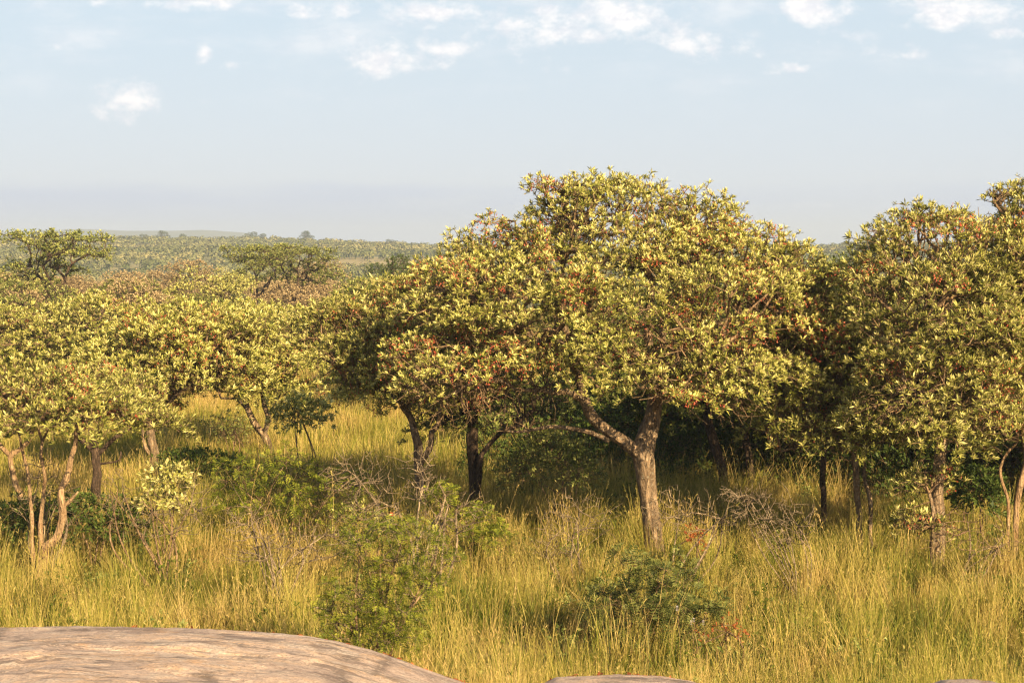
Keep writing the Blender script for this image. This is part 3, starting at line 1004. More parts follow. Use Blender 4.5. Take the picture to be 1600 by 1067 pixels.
# right hand woodland edge
f = Frame(1340, 24.2)
build_tree("silver_leaf_tree", f.o,
           [footed(f, 1340, [(1340, 800), (1338, 750), (1332, 710), (1338, 640), (1340, 560)], [11, 10, 10, 9, 8, 6], .6),
            footed(f, 1366, [(1360, 790), (1354, 750), (1353, 700), (1350, 650)], [7, 7, 6, 5, 4], .6),
            f.limb([(1336, 705), (1290, 700, -.3), (1250, 700, -.5), (1220, 705, -.6)], [8, 6, 4, 3], .2)],
           [f.lobe(1290, 560, 80, 50, 1.0), f.lobe(1295, 485, 56, 44, .8, .2), f.lobe(1240, 600, 56, 40, .7, -.2), f.lobe(1365, 545, 80, 66, 1.1), f.lobe(1255, 640, 74, 46, .8, -.4), f.lobe(1330, 660, 80, 40, .8, -.5), f.lobe(1250, 520, 70, 56, 1.0, .4), f.lobe(1350, 610, 72, 50, .9, -.4)],
           "thin twin-stemmed tree under spreading bare boughs, right of the tallest tree", twig=M_TWIG, pad=.42, dead=.55, pods_frac=.12, curtains=[(f.lobe(1290, 695, 80, 22, .6, -.4), 220), (f.lobe(1360, 680, 60, 40, .6, -.4), 160)], L=.088, W=.018, hi=.85)
f = Frame(1462, 22.9)
build_tree("silver_leaf_tree", f.o,
           [footed(f, 1462, [(1465, 850), (1466, 800), (1464, 765), (1470, 700), (1475, 600), (1470, 500)], [30, 25, 21, 19, 17, 14, 10], .35),
            footed(f, 1458, [(1459, 850, -.2), (1457, 800, -.3), (1452, 770, -.3)], [9, 8, 7, 5], .6),
            f.limb([(1470, 700), (1430, 620, -.4), (1400, 540, -.4)], [12, 10, 6], .3), f.limb([(1472, 650), (1530, 560, .3), (1570, 470, .4)], [12, 10, 6], .3)],
           [f.lobe(1400, 395, 66, 52, 1.0, .3), f.lobe(1470, 375, 80, 52, 1.0, .5), f.lobe(1515, 345, 40, 22, .6, .5), f.lobe(1430, 335, 34, 16, .5, .5), f.lobe(1560, 400, 84, 66, 1.1, .4), f.lobe(1410, 475, 90, 66, 1.1), f.lobe(1500, 500, 110, 76, 1.2, -.4),
            f.lobe(1430, 570, 84, 56, .9, -.6), f.lobe(1500, 600, 80, 56, .8, -.6), f.lobe(1400, 640, 80, 40, .7, -.5), f.lobe(1545, 630, 46, 34, .6, -.5), f.lobe(1480, 470, 80, 60, .8, -.9), f.lobe(1380, 360, 28, 16, .4, .4), f.lobe(1470, 668, 46, 20, .5, -.3), f.lobe(1450, 742, 44, 20, .4, -.2), f.lobe(1440, 812, 46, 18, .4, -.3), f.lobe(1362, 450, 30, 36, .6, .2)],
           "broad silver-leaved tree leafy down its stout trunk, at the right", pad=.38, dead=.45, pods_frac=.25, L=.088, W=.018,
           curtains=[(f.lobe(1420, 640, 90, 60, .8, -.6), 300), (f.lobe(1530, 660, 80, 60, .7, -.4), 260), (f.lobe(1450, 800, 60, 50, .4, -.2), 90)])
f = Frame(1590, 23.6)
build_tree("silver_leaf_tree", f.o,
           [footed(f, 1586, [(1584, 840), (1588, 790), (1600, 730), (1610, 600)], [11, 10, 10, 9, 7], .6),
            footed(f, 1578, [(1576, 830, -.1), (1574, 780, -.1), (1566, 730, -.1), (1590, 690, -.1)], [6, 6, 5, 5, 3], .6)],
           [f.lobe(1600, 350, 56, 44, 1.0, .5), f.lobe(1640, 330, 60, 50, 1.0, .5), f.lobe(1620, 450, 90, 80, 1.2, .2), f.lobe(1600, 560, 80, 70, 1.0, -.4), f.lobe(1670, 590, 80, 60, 1.0, -.3), f.lobe(1590, 640, 54, 44, .6, -.4), f.lobe(1560, 520, 60, 60, .8, -.5), f.lobe(1560, 300, 20, 10, .3, .6)],
           "tall silver-leaved tree cut off by the right edge, on twiggy tan stems", bark=M_BARK_S, pad=.38, dead=.4, pods_frac=.3, L=.088, W=.018)

# shaded trees standing behind the near row
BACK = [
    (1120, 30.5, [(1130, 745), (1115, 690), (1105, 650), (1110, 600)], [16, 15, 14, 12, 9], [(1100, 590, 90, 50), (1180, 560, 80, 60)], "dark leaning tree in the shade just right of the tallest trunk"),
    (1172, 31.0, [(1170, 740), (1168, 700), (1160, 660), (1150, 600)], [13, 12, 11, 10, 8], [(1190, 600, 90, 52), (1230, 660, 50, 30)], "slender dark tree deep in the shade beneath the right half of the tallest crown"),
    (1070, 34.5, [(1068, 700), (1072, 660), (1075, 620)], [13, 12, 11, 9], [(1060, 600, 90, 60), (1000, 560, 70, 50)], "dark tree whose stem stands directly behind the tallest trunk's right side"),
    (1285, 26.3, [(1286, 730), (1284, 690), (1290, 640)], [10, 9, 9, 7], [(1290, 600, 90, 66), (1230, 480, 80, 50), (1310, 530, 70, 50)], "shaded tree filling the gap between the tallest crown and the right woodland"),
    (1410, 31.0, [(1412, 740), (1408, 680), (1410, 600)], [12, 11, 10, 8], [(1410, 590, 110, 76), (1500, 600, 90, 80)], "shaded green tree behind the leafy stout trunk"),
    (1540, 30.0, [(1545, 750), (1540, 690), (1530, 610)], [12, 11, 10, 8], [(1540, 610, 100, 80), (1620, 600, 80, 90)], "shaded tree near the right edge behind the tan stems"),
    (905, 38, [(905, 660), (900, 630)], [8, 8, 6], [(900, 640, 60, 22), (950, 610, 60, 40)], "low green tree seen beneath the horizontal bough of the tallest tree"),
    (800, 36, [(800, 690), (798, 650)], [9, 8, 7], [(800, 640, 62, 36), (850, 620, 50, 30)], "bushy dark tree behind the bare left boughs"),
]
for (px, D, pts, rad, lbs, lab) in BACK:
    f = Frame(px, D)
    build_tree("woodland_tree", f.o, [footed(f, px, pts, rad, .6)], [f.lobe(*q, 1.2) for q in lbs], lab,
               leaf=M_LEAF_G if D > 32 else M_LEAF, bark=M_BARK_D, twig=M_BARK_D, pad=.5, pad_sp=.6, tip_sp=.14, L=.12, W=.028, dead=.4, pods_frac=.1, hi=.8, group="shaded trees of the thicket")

# ------------------------------------------------------------------ woodland across the clearing: a few kinds, copied
rng = np.random.default_rng(21)


def kind_tree(h, wd, leaf, bark=M_BARK_D, label="", flat=.85, n=7, spiky=False, name="thicket_tree", L=.13, W=.036, tip_sp=.165, cb=.38, pad=.5, k=9, hi=.9):
    lobes_ = []
    for i in range(n):
        a, r_ = rng.uniform(0, 6.28), wd * 0.62 * math.sqrt(rng.uniform(0, 1))
        zt = h * (1 - 0.55 * (r_ / wd) ** 2) * rng.uniform(.82, 1.0)
        rz = h * rng.uniform(.12, .2)
        rx = wd * rng.uniform(.28, .42)
        if spiky:
            rz, rx = h * .028, wd * rng.uniform(.2, .36)
            r_ = wd * .8 * math.sqrt(rng.uniform(0, 1))
            zt = h * rng.uniform(.7, 1.0)
        lobes_.append([r_ * math.cos(a), r_ * math.sin(a), zt - rz, rx, rx, rz])
    for i in range(3):
        a = rng.uniform(0, 6.28)
        lobes_.append([wd * .5 * math.cos(a), wd * .5 * math.sin(a), h * (cb + .15), wd * .35, wd * .35, h * .13])
    lm = [([np.array([0, 0, -.3]), np.array([.05, 0, h * .2]), np.array([-.05, .05, h * .38]), np.array([.1, .1, h * .6])], [.13, .11, .1, .06], .6)]
    for a in rng.uniform(0, 6.28, 2):
        lm.append(([np.array([0, .02, h * .3]), np.array([wd * .25 * math.cos(a), wd * .25 * math.sin(a), h * .5]), np.array([wd * .5 * math.cos(a), wd * .5 * math.sin(a), h * .7])], [.08, .06, .04], .3))
    return build_tree(name, (0, 0, 0), lm, lobes_, label, leaf=leaf, bark=bark, twig=bark, pad=pad, pad_sp=.7, tip_sp=tip_sp, L=L, W=W, k=k,
                      dead=.12, pods_frac=0, flat=flat, tip_r=.006, trunk_sides=8, hi=hi, thick=.09)


K = {
    "silver": [kind_tree(4.3, 2.6, M_LEAF), kind_tree(3.9, 2.3, M_LEAF)],
    "buff": [kind_tree(4.1, 2.6, M_LEAF_B), kind_tree(3.8, 2.4, M_LEAF_B), kind_tree(4.4, 2.8, M_LEAF_B)],
    "green": [kind_tree(4.2, 2.5, M_LEAF_G), kind_tree(3.8, 2.2, M_LEAF_G)],
    "spiky": [kind_tree(5.2, 2.9, M_LEAF_G, spiky=True, n=17, pad=.36, cb=.5, flat=.95, tip_sp=.13, L=.12, W=.04)],
    "dark": [kind_tree(4.6, 2.4, M_LEAF_D, flat=.5, n=8)],
}
K["low"] = [kind_tree(4.5, 2.5, M_LEAF_G, L=.12, W=.036, tip_sp=.16, cb=.16, n=8, k=9, hi=.75), kind_tree(4.2, 2.3, M_LEAF, L=.12, W=.036, tip_sp=.16, cb=.12, n=8, k=9, hi=.8)]
GRP = {"low": "dense low-branched trees behind the front row", "silver": "silver-green trees across the clearing", "buff": "buff-brown trees across the clearing", "green": "green trees across the clearing"}
LBL = {"low": "dense low-branched tree in the shade behind the front row", "silver": "low silver-green tree in the thicket across the clearing", "buff": "buff-brown flat-crowned tree in the thicket across the clearing", "green": "low green tree in the thicket across the clearing"}
used_src = {}


def place(kind, px, D, s=1.0, label=None, sz=1.0, name=None, group=None):
    src = K[kind][rng.integers(len(K[kind]))]
    x = (px - 800) / F * D
    z = gz(x, D) - 0.05
    lab = label or LBL[kind]
    grp = group if label else GRP[kind]
    sc = (s, s, s * sz)
    if src.name not in used_src:
        used_src[src.name] = 1
        o_ = src
        o_.location = (x, D, z)
        o_.rotation_euler = (0, 0, rng.uniform(0, 6.28))
        o_.scale = sc
        o_["label"] = lab
        if grp:
            o_["group"] = grp
    else:
        o_ = copy_tree(src, (x, D, z), rng.uniform(0, 6.28), sc, lab, grp)
    return o_


place("spiky", 105, 74, 1.05, "tall flat-topped tree with spiky level boughs breaking the skyline at the left")
place("spiky", 400, 98, .95, "thin-crowned tree poking up above the buff thicket, nearer the middle")
place("spiky", 462, 92, .92, "spiky-crowned green tree above the buff thicket, left of the dome-shaped green tree")
place("green", 570, 76, .98, "dome-shaped yellow-green tree above the red-podded crowns")
place("dark", 640, 96, 1.0, "dark green dense tree beside the left shoulder of the tallest crown")
place("dark", 600, 118, .9, "small dark tree peeping out behind the dome-shaped green tree")
place("buff", 5, 72, 1.02, "buff-green tree at the left edge, beside the spiky flat-topped tree")
place("green", 45, 60, .88, "lush green tree at the left edge below the spiky flat-topped tree")
place("green", 520, 62, .80, "low yellow-green tree just above the red-podded crowns")
place("silver", 130, 56, .7, "pale silver-green tree behind the crown with bare tan boughs")
place("silver", 25, 50, .7, "silver-green tree low at the left edge")
for D in np.concatenate([np.arange(70, 100, 7.5), np.arange(100, 142, 11)]):
    sp_px = 4.3 / D * F
    for px in np.arange(-60 + rng.uniform(0, sp_px), 1700, sp_px):
        if D < 82 and 470 < px < 1000:
            continue
        if D < 90 and rng.uniform() < .25:
            continue
        if D > 78 and 760 < px < 1230:
            continue
        px_ = px + rng.normal(0, sp_px * .22)
        a = wav(px_ / 100, D / 20, 4.0, 20)
        kind = "buff" if (D > 66 and 80 < px_ < 540 and rng.uniform() < .9) or a > .6 else ("green" if a < -.3 else "silver")
        place(kind, px_, D + rng.normal(0, 2.2), rng.uniform(.72, 1.06), sz=.92)
for px, D, s in [(1040, 41, .9), (1110, 37, .9), (1190, 34.5, .85), (1240, 40, 1), (1320, 35, .95), (1380, 43, 1), (1440, 36, .95), (1510, 40, 1), (1560, 35, .95), (1620, 38, 1), (1680, 33, 1), (1290, 46, 1), (1140, 46, 1), (960, 47, .9),
                 (60, 50, .66), (170, 52, .66), (255, 47, .64), (335, 56, .68), (440, 60, .68), (1980, 25.5, .9), (2250, 24, 1.0), (2480, 26, 1.0), (2150, 29, 1.1), (2350, 31, 1.1), (585, 46, .8), (650, 50, .85), (705, 43, .85), (20, 43, .8), (1230, 33, .8), (1660, 28, .95), (1760, 29, 1.05), (1900, 31, 1.1)]:  # those well past the right edge stand unseen, added to shade the grass
    place("low", px, D, s)
for px, D, s in [(560, 57, .75), (720, 60, .8), (880, 62, .8), (690, 50, .7)]:
    place("green" if rng.uniform() < .6 else "silver", px, D, s)

# notable trees standing along the far ridge
for i, (px, D, s, lab) in enumerate([
        (40, 900, 1.1, "small dark tree on the far ridge at its left end"),
        (112, 880, 1.7, "rounded dark tree on the far ridge just above the spiky flat-topped tree"),
        (140, 900, 1.2, "low dark tree on the far ridge right of the spiky flat-topped tree"),
        (225, 880, 1.5, "dark tree on the far ridge, left of the widest one"),
        (256, 890, 2.2, "widest dark tree on the skyline of the far ridge"),
        (287, 880, 1.8, "dome-shaped dark tree on the ridge right of the widest one"),
        (355, 890, 1.2, "small green tree on the ridge above the middle of the buff thicket"),
        (395, 890, 2.0, "long low clump-like dark tree on the ridge"),
        (412, 880, 1.6, "dark tree touching the long low one on the ridge"),
        (478, 870, 2.1, "single round dark tree on the ridge, rightmost of the large ones"),
        (610, 800, 1.5, "small dark tree on the slope below the ridge, above the dense dark tree"),
        (1330, 400, 1.5, "round-topped tree on the hill seen between the tallest crown and the right woodland"),
        (1300, 430, 1.1, "smaller tree on the hill left of the round-topped one")]):
    place("dark", px, D, s * .95, lab, sz=.85)

# far-off scrub woodland that reads as one mass
rng = np.random.default_rng(5)
nT = 11000
Dv = 175 + 760 * rng.uniform(0, 1, nT) ** 0.75
pxv = rng.uniform(-120, 1720, nT)
xv = (pxv - 800) / F * Dv
dens = wav(xv, Dv, 160, 30)
clear = (np.abs(Dv - (560 + 30 * np.sin(xv / 90))) < 40) & (dens > -0.35) & (pxv > 380)
keep = (dens + rng.normal(0, .5, nT) > -.9) & ~clear
xv, Dv, dens, pxv = xv[keep], Dv[keep], dens[keep], pxv[keep]
nT = len(xv)
q = 42
rT = 1.1 + 2.0 * rng.uniform(0, 1, nT) ** 2
hT = rT * .8 + rng.uniform(1.3, 2.2, nT)
d = norm(rng.normal(0, 1, (nT, q, 3)))
d[..., 2] = np.abs(d[..., 2])
# three overlapping lobes per crown
lo = rng.integers(0, 4, (nT, q))
la = rng.uniform(0, 6.28, (nT, 4))
lr = rng.uniform(.2, .6, (nT, 4))
ox = np.take_along_axis(np.cos(la) * lr, lo, 1)
oy = np.take_along_axis(np.sin(la) * lr, lo, 1)
oz = np.take_along_axis(rng.uniform(-.12, .1, (nT, 4)), lo, 1)
c0 = np.stack([(ox + d[..., 0] * .55), (oy + d[..., 1] * .55), (oz + d[..., 2] * .38)], -1)
c0[..., :2] *= rT[:, None, None]
c0[..., 2] = (c0[..., 2] + .50) * hT[:, None]
gzv = ground_z(xv, Dv)
c0 += np.stack([xv, Dv, gzv], -1)[:, None]
nn = norm(d + rng.normal(0, .16, d.shape) + np.array([0, 0, .3]))
t1, t2 = perp(nn)
sz = (rng.uniform(.22, .42, (nT, q)) * (0.8 + Dv[:, None] / 900))[..., None]
a_ = rng.uniform(0, 6.28, (nT, q, 1))
e1 = (t1 * np.cos(a_) + t2 * np.sin(a_)) * sz
e2 = (-t1 * np.sin(a_) + t2 * np.cos(a_)) * sz * .7
V = np.stack([c0 - e1, c0 - e2, c0 + e1 * .9, c0 + e2], 2).reshape(-1, 3)
tint = np.clip(rng.normal(.55, .05, (nT, q)) + (rng.normal(0, .12, nT) + dens * .3)[:, None], 0, 1).ravel()
M_FAR = leaf_mat("scrub_foliage", [(0.0, (0.045, 0.065, 0.02)), (0.5, (0.16, 0.17, 0.06)), (1.0, (0.34, 0.30, 0.13))], trans=0.15)
# trunks under the crowns
tq = prisms(np.stack([xv, Dv, gzv - .3], -1), np.stack([xv, Dv, gzv + hT * .7], -1), np.full(nT, .14), np.full(nT, .08), 4)
Fc = np.arange(len(V)).reshape(-1, 4)
Va, Fa = join([(V, Fc), tq])
ta = np.concatenate([tint, np.full(len(tq[1]), 0.1)])
tag(link("distant_woodland", make_mesh("distant_woodland", Va, Fa, tint=ta, mats=(M_FAR,))),
    "hazy olive scrub woodland covering the far slope", "woodland", kind="stuff")

# ------------------------------------------------------------------ shrubs
rng = np.random.default_rng(33)


def shrub(name, px, D, lobes, label, stems=5, leaf=M_FERN, frond=True, h=None, sr=.014, cat="shrub", **kw):
    f = Frame(px, D)
    lb = [f.lobe(*q) for q in lobes]
    lm = []
    for i in range(stems):
        l = lb[rng.integers(len(lb))] if i >= len(lb) else lb[i]
        tgt = np.array(l[:3]) + rng.normal(0, .2, 3) * np.array(l[3:6])
        st = np.array([rng.normal(0, .07), rng.normal(0, .07), -.08])
        mid = st * .5 + tgt * .5 + np.array([rng.normal(0, .14), rng.normal(0, .14), rng.uniform(-.02, .2)])
        lm.append(([st, mid, tgt], [sr, sr * .75, sr * .45], .25))
    args = dict(leaf=leaf, frond=frond, bark=M_TWIG, pods_frac=0, pad=.16, pad_sp=.24, tip_sp=.075, L=.13, k=4, dead=.25, tip_r=.0022, low=-.6, flat=.5, inner=.4, thick=.05, twig_r_max=.02)
    args.update(kw)
    return build_tree(name, f.o, lm, lb, label, cat=cat, **args)


shrub("thorn_shrub", 585, 15.4, [(545, 985, 46, 30, .3), (600, 975, 56, 40, .4), (520, 955, 30, 22, .25), (560, 925, 50, 24, .3), (640, 905, 46, 22, .35), (600, 870, 50, 18, .35), (690, 870, 42, 14, .3), (640, 830, 54, 16, .35), (560, 840, 40, 12, .3)],
      "sprawling bright green feathery thorn shrub with bare grey stems beside the granite slab", stems=14, dead=.8, sr=.016, tip_sp=.08, pad_sp=.19, L=.08, pad=.14, twig=M_DEAD, low=-.9, inner=.5, thick=.07)
shrub("feathery_shrub", 1010, 18.3, [(1000, 960, 70, 36, .45), (1060, 935, 46, 40, .4), (960, 935, 48, 30, .35), (1030, 885, 44, 22, .35), (985, 870, 26, 12, .25), (1010, 985, 64, 26, .4), (1085, 975, 24, 22, .25)],
      "dense dark blue-green feathery shrub standing alone in the front grass", leaf=M_FERN_D, stems=9, L=.13, tip_sp=.085, dead=.3, thick=.08, inner=.6, k=5, pad_sp=.27)
shrub("thorn_shrub", 450, 24.8, [(420, 775, 66, 36, .7), (490, 765, 62, 38, .7), (380, 740, 46, 24, .5), (455, 730, 60, 22, .6), (540, 755, 46, 26, .5), (500, 810, 60, 28, .5)],
      "wide yellow-green feathery shrub in front of the grassy gap", stems=9, tip_sp=.13, L=.12, dead=.7, twig=M_TWIG, thick=.12, inner=.6)
shrub("bare_shrub", 660, 20.5, [(660, 740, 36, 50, .5), (600, 790, 70, 44, .6), (700, 800, 60, 50, .5), (560, 740, 60, 40, .5)],
      "leafless sprawling grey shrub behind the bright green thorn shrub", leaf=None, frond=False, stems=9, dead=1.2, tip_sp=.2, twig=M_DEAD, bark=M_DEAD, sr=.02, tip_r=.0032)
shrub("bare_shrub", 440, 20.0, [(420, 850, 70, 40, .5), (500, 840, 60, 36, .5), (390, 810, 44, 40, .4)],
      "low tangle of dead grey branches in the grass left of the thorn shrub", leaf=None, frond=False, stems=7, dead=1.0, tip_sp=.22, twig=M_DEAD, bark=M_DEAD, sr=.017, tip_r=.003)
shrub("bare_shrub", 1265, 21.0, [(1190, 790, 56, 34, .5), (1230, 820, 50, 44, .5), (1160, 770, 40, 16, .3)],
      "arching heap of dead pale branches right of the tallest tree's trunk", leaf=None, frond=False, stems=9, dead=2.0, tip_sp=.16, twig=M_DEAD, bark=M_DEAD, sr=.010, tip_r=.003)
shrub("bare_shrub", 1050, 21.5, [(1060, 800, 60, 40, .5), (1120, 810, 50, 30, .4)],
      "thin dead branches leaning at the foot of the tallest tree", leaf=None, frond=False, stems=5, dead=.6, tip_sp=.26, twig=M_DEAD, bark=M_DEAD, sr=.014, tip_r=.0028)
shrub("bare_shrub", 900, 22.0, [(900, 810, 60, 44, .5), (870, 850, 40, 30, .4)],
      "dead twiggy shrub in the grass left of the tallest trunk", leaf=None, frond=False, stems=6, dead=.6, tip_sp=.24, twig=M_DEAD, bark=M_DEAD, sr=.012, tip_r=.0026)
shrub("bare_shrub", 265, 21.8, [(235, 800, 50, 50, .5), (300, 790, 40, 50, .5), (180, 770, 30, 40, .4)],
      "spindly leafless shrub with crooked stems in front of the left trees", leaf=None, frond=False, stems=7, dead=.7, tip_sp=.24, twig=M_DEAD, bark=M_TWIG, sr=.016, tip_r=.0028)
shrub("bare_shrub", 65, 22.8, [(60, 760, 50, 60, .5), (95, 780, 30, 50, .3)],
      "grey dead stems standing among the foremost left tree's stems", leaf=None, frond=False, stems=8, dead=.9, tip_sp=.22, twig=M_DEAD, bark=M_DEAD, sr=.014, tip_r=.0028)
shrub("bare_shrub", 1500, 21.8, [(1510, 830, 50, 40, .4), (1560, 850, 40, 26, .4)],
      "broken dead boughs lying right of the leafy stout trunk", leaf=None, frond=False, stems=6, dead=.6, tip_sp=.22, twig=M_TWIG, bark=M_DEAD, sr=.016, tip_r=.003)
shrub("leafy_shrub", 262, 23.5, [(262, 740, 32, 12, .3), (250, 772, 34, 10, .25)],
      "small silver-leaved shrub on crooked stems in the left grass", leaf=M_LEAF, frond=False, stems=4, pad=.2, tip_sp=.10, L=.085, W=.03, k=9, dead=.3, hi=1.0)
shrub("leafy_shrub", 355, 34, [(355, 665, 34, 24, .4)], "small thin-leaved bush growing in the grassy gap", leaf=M_LEAF_G, frond=False, stems=5, pad=.2, tip_sp=.13, L=.07, W=.02, k=6, dead=.6)
shrub("leafy_shrub", 300, 30, [(300, 715, 46, 14, .4), (340, 720, 36, 12, .4)], "low shaded green bush behind the silver-leaved shrub", leaf=M_LEAF_D, frond=False, stems=6, pad=.25, tip_sp=.11, L=.09, W=.03, k=8)
shrub("leafy_shrub", 150, 23.6, [(120, 800, 46, 34, .4), (180, 815, 46, 30, .4), (40, 810, 50, 30, .4)], "dark green bush filling the base of the left trees", leaf=M_LEAF_D, frond=False, stems=7, pad=.25, tip_sp=.10, L=.08, W=.026, k=8)
shrub("leafy_shrub", 490, 30, [(470, 640, 46, 24, .5)], "sunlit silver sapling in the grassy gap beside the pale-barked tree", leaf=M_LEAF, frond=False, stems=4, pad=.25, tip_sp=.14, L=.10, W=.03, k=9, dead=.5)
shrub("leafy_shrub", 870, 27.5, [(860, 700, 50, 28, .6), (900, 730, 40, 26, .5), (820, 730, 40, 24, .5)], "olive bush under the horizontal bough of the tallest tree", leaf=M_LEAF_G, frond=False, stems=7, pad=.25, tip_sp=.12, L=.08, W=.024, k=8, dead=.5)
shrub("leafy_shrub", 590, 22.5, [(560, 810, 46, 20, .4), (600, 820, 30, 18, .3)], "grey-green bush showing through the leafless sprawling shrub", leaf=M_LEAF, frond=False, stems=5, pad=.2, tip_sp=.10, L=.07, W=.022, k=8, hi=.6)
shrub("leafy_shrub", 730, 23.0, [(730, 815, 50, 24, .4), (760, 840, 40, 22, .4), (690, 770, 30, 16, .3)], "yellow-green weedy shrub below the pale forked trunk", stems=6, tip_sp=.09, L=.12)
shrub("leafy_shrub", 1530, 25, [(1530, 760, 40, 30, .5)], "shaded shrub between the stout trunk and the twiggy tan stems", leaf=M_LEAF_D, frond=False, stems=5, pad=.25, tip_sp=.12, L=.10, W=.034, k=8)
shrub("rust_weed", 1090, 22.8, [(1088, 838, 18, 14, .2)], "rust-red weed in the grass right of the tallest tree's foot", leaf=M_RUST, frond=False, stems=4, pad=.12, tip_sp=.07, L=.05, W=.02, k=6, dead=.1, cat="weed")
shrub("rust_weed", 1135, 17.3, [(1135, 985, 40, 16, .3)], "rust-red weed right of the blue-green feathery shrub", leaf=M_RUST, frond=False, stems=5, pad=.12, tip_sp=.08, L=.04, W=.014, k=6, dead=.3, cat="weed")

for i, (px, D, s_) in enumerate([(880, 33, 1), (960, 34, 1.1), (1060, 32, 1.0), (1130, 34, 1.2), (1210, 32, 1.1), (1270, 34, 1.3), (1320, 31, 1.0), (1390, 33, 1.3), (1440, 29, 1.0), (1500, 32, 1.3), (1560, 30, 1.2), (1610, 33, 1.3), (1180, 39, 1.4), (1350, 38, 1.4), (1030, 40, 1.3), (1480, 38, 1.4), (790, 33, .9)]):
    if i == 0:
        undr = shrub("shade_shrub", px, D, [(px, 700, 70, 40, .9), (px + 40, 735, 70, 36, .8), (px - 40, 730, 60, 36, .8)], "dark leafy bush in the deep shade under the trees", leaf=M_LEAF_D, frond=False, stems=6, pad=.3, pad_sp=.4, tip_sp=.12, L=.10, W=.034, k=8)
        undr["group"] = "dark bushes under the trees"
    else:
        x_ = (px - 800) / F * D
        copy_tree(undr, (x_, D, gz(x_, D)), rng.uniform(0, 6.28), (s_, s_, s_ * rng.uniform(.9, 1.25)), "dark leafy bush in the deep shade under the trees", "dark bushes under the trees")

# small flowers
m, t, o = new_mat("white_petal")
p = t.node('ShaderNodeBsdfPrincipled')
p.inputs['Base Color'].default_value = (0.80, 0.74, 0.78, 1)
t.l.new(p.outputs[0], o.inputs[0])
M_WHITE = m
m, t, o = new_mat("red_petal")
p = t.node('ShaderNodeBsdfPrincipled')
p.inputs['Base Color'].default_value = (0.75, 0.09, 0.015, 1)
t.l.new(p.outputs[0], o.inputs[0])
M_RED = m


def flower(px, py, D, label, mat, r_, hgt, petals=5, nrow=1):
    top_ = pt(px, py, D)
    foot = np.array([top_[0] + .03, D + .02, gz(top_[0], D)])
    root = empty("wildflower", foot, label, "flower")
    tp = top_ - foot
    (TV, TF), _, _ = tube([np.array([0, 0, -.03]), tp * .5 + np.array([.02, 0, 0]), tp], [.004, .003, .002], sides=5, ds=.06)
    link("stalk", make_mesh("stalk", TV, TF, smooth=True, mats=(M_TWIG,)), root)
    vs = []
    for rw in range(nrow):
        c_ = tp + np.array([0, 0, -rw * hgt / max(nrow, 1)])
        for j in range(petals):
            a = j / petals * 6.283 + rw
            dd_ = np.array([math.cos(a), math.sin(a), .5]) * r_
            s_ = np.array([-math.sin(a), math.cos(a), 0]) * r_ * .4
            vs += [c_, c_ + dd_ * .6 - s_, c_ + dd_ + np.array([0, 0, -r_ * .3]), c_ + dd_ * .6 + s_]
    link("petals", make_mesh("petals", np.array(vs), np.arange(len(vs)).reshape(-1, 4), mats=(mat,)), root)


flower(1058, 947, 17.2, "white drooping wildflower highest of the four by the blue-green shrub", M_WHITE, .016, .06, nrow=4)
flower(1080, 970, 17.1, "white wildflower leftmost of the lower three by the blue-green shrub", M_WHITE, .014, .05, nrow=3)
flower(1084, 966, 17.15, "white wildflower in the middle of the lower three by the blue-green shrub", M_WHITE, .014, .05, nrow=3)
flower(1099, 970, 17.1, "white wildflower rightmost by the blue-green shrub", M_WHITE, .014, .05, nrow=3)
flower(612, 802, 18.5, "orange-red wildflower among the leafless grey branches", M_RED, .028, .05, nrow=2, petals=6)

# ------------------------------------------------------------------ tell the repeated trees and bushes apart
WHERE = [(60, "at the left edge"), (165, "under the spiky flat-topped skyline tree"), (225, "beneath the leftmost dark ridge tree"), (275, "behind the round-crowned red-podded tree"), (330, "beneath the widest dark ridge tree"), (375, "left of the pale-barked tree"),
         (430, "straight behind the pale-barked tree"), (490, "right of the pale-barked tree"), (600, "just right of the grassy gap"), (720, "beside the tallest crown's left shoulder"),
         (1000, "behind the tallest crown's left half"), (1230, "behind the tallest crown's right half"), (1350, "in the gap right of the tallest crown"),
         (1420, "behind the twin-stemmed tree"), (1480, "behind the leafy stout trunk"), (1560, "right of the leafy stout trunk"), (9999, "toward or past the right edge")]
WHAT = {"green trees across the clearing": "low green tree", "buff-brown trees across the clearing": "buff-brown flat-crowned tree",
        "silver-green trees across the clearing": "silver-green tree", "dense low-branched trees behind the front row": "dense shaded tree",
        "dark bushes under the trees": "dark shaded bush"}
ORD = ["foremost", "second from front", "third from front", "fourth from front", "fifth from front", "sixth from front", "seventh from front", "eighth from front", "ninth from front", "tenth from front", "eleventh from front", "twelfth from front", "thirteenth from front", "fourteenth from front", "rearmost"]
ORD += ["rearmost"] * 40
bins = {}
for ob in list(COL.objects):
    gname = ob.get("group")
    if gname in WHAT and ob.parent is None:
        px = ob.location.x / ob.location.y * F + 800
        wh = next(t_ for lim, t_ in WHERE if px < lim)
        bins.setdefault((gname, wh), []).append(ob)
for (gname, wh), obs in bins.items():
    obs.sort(key=lambda q_: q_.location.y)
    for i, ob in enumerate(obs):
        ob["label"] = WHAT[gname] + " " + wh + ("" if len(obs) == 1 else ", " + ORD[i])

# ------------------------------------------------------------------ grass: tufts scattered over the plain
rng = np.random.default_rng(11)
tuft_col = bpy.data.collections.new("grass_tufts")


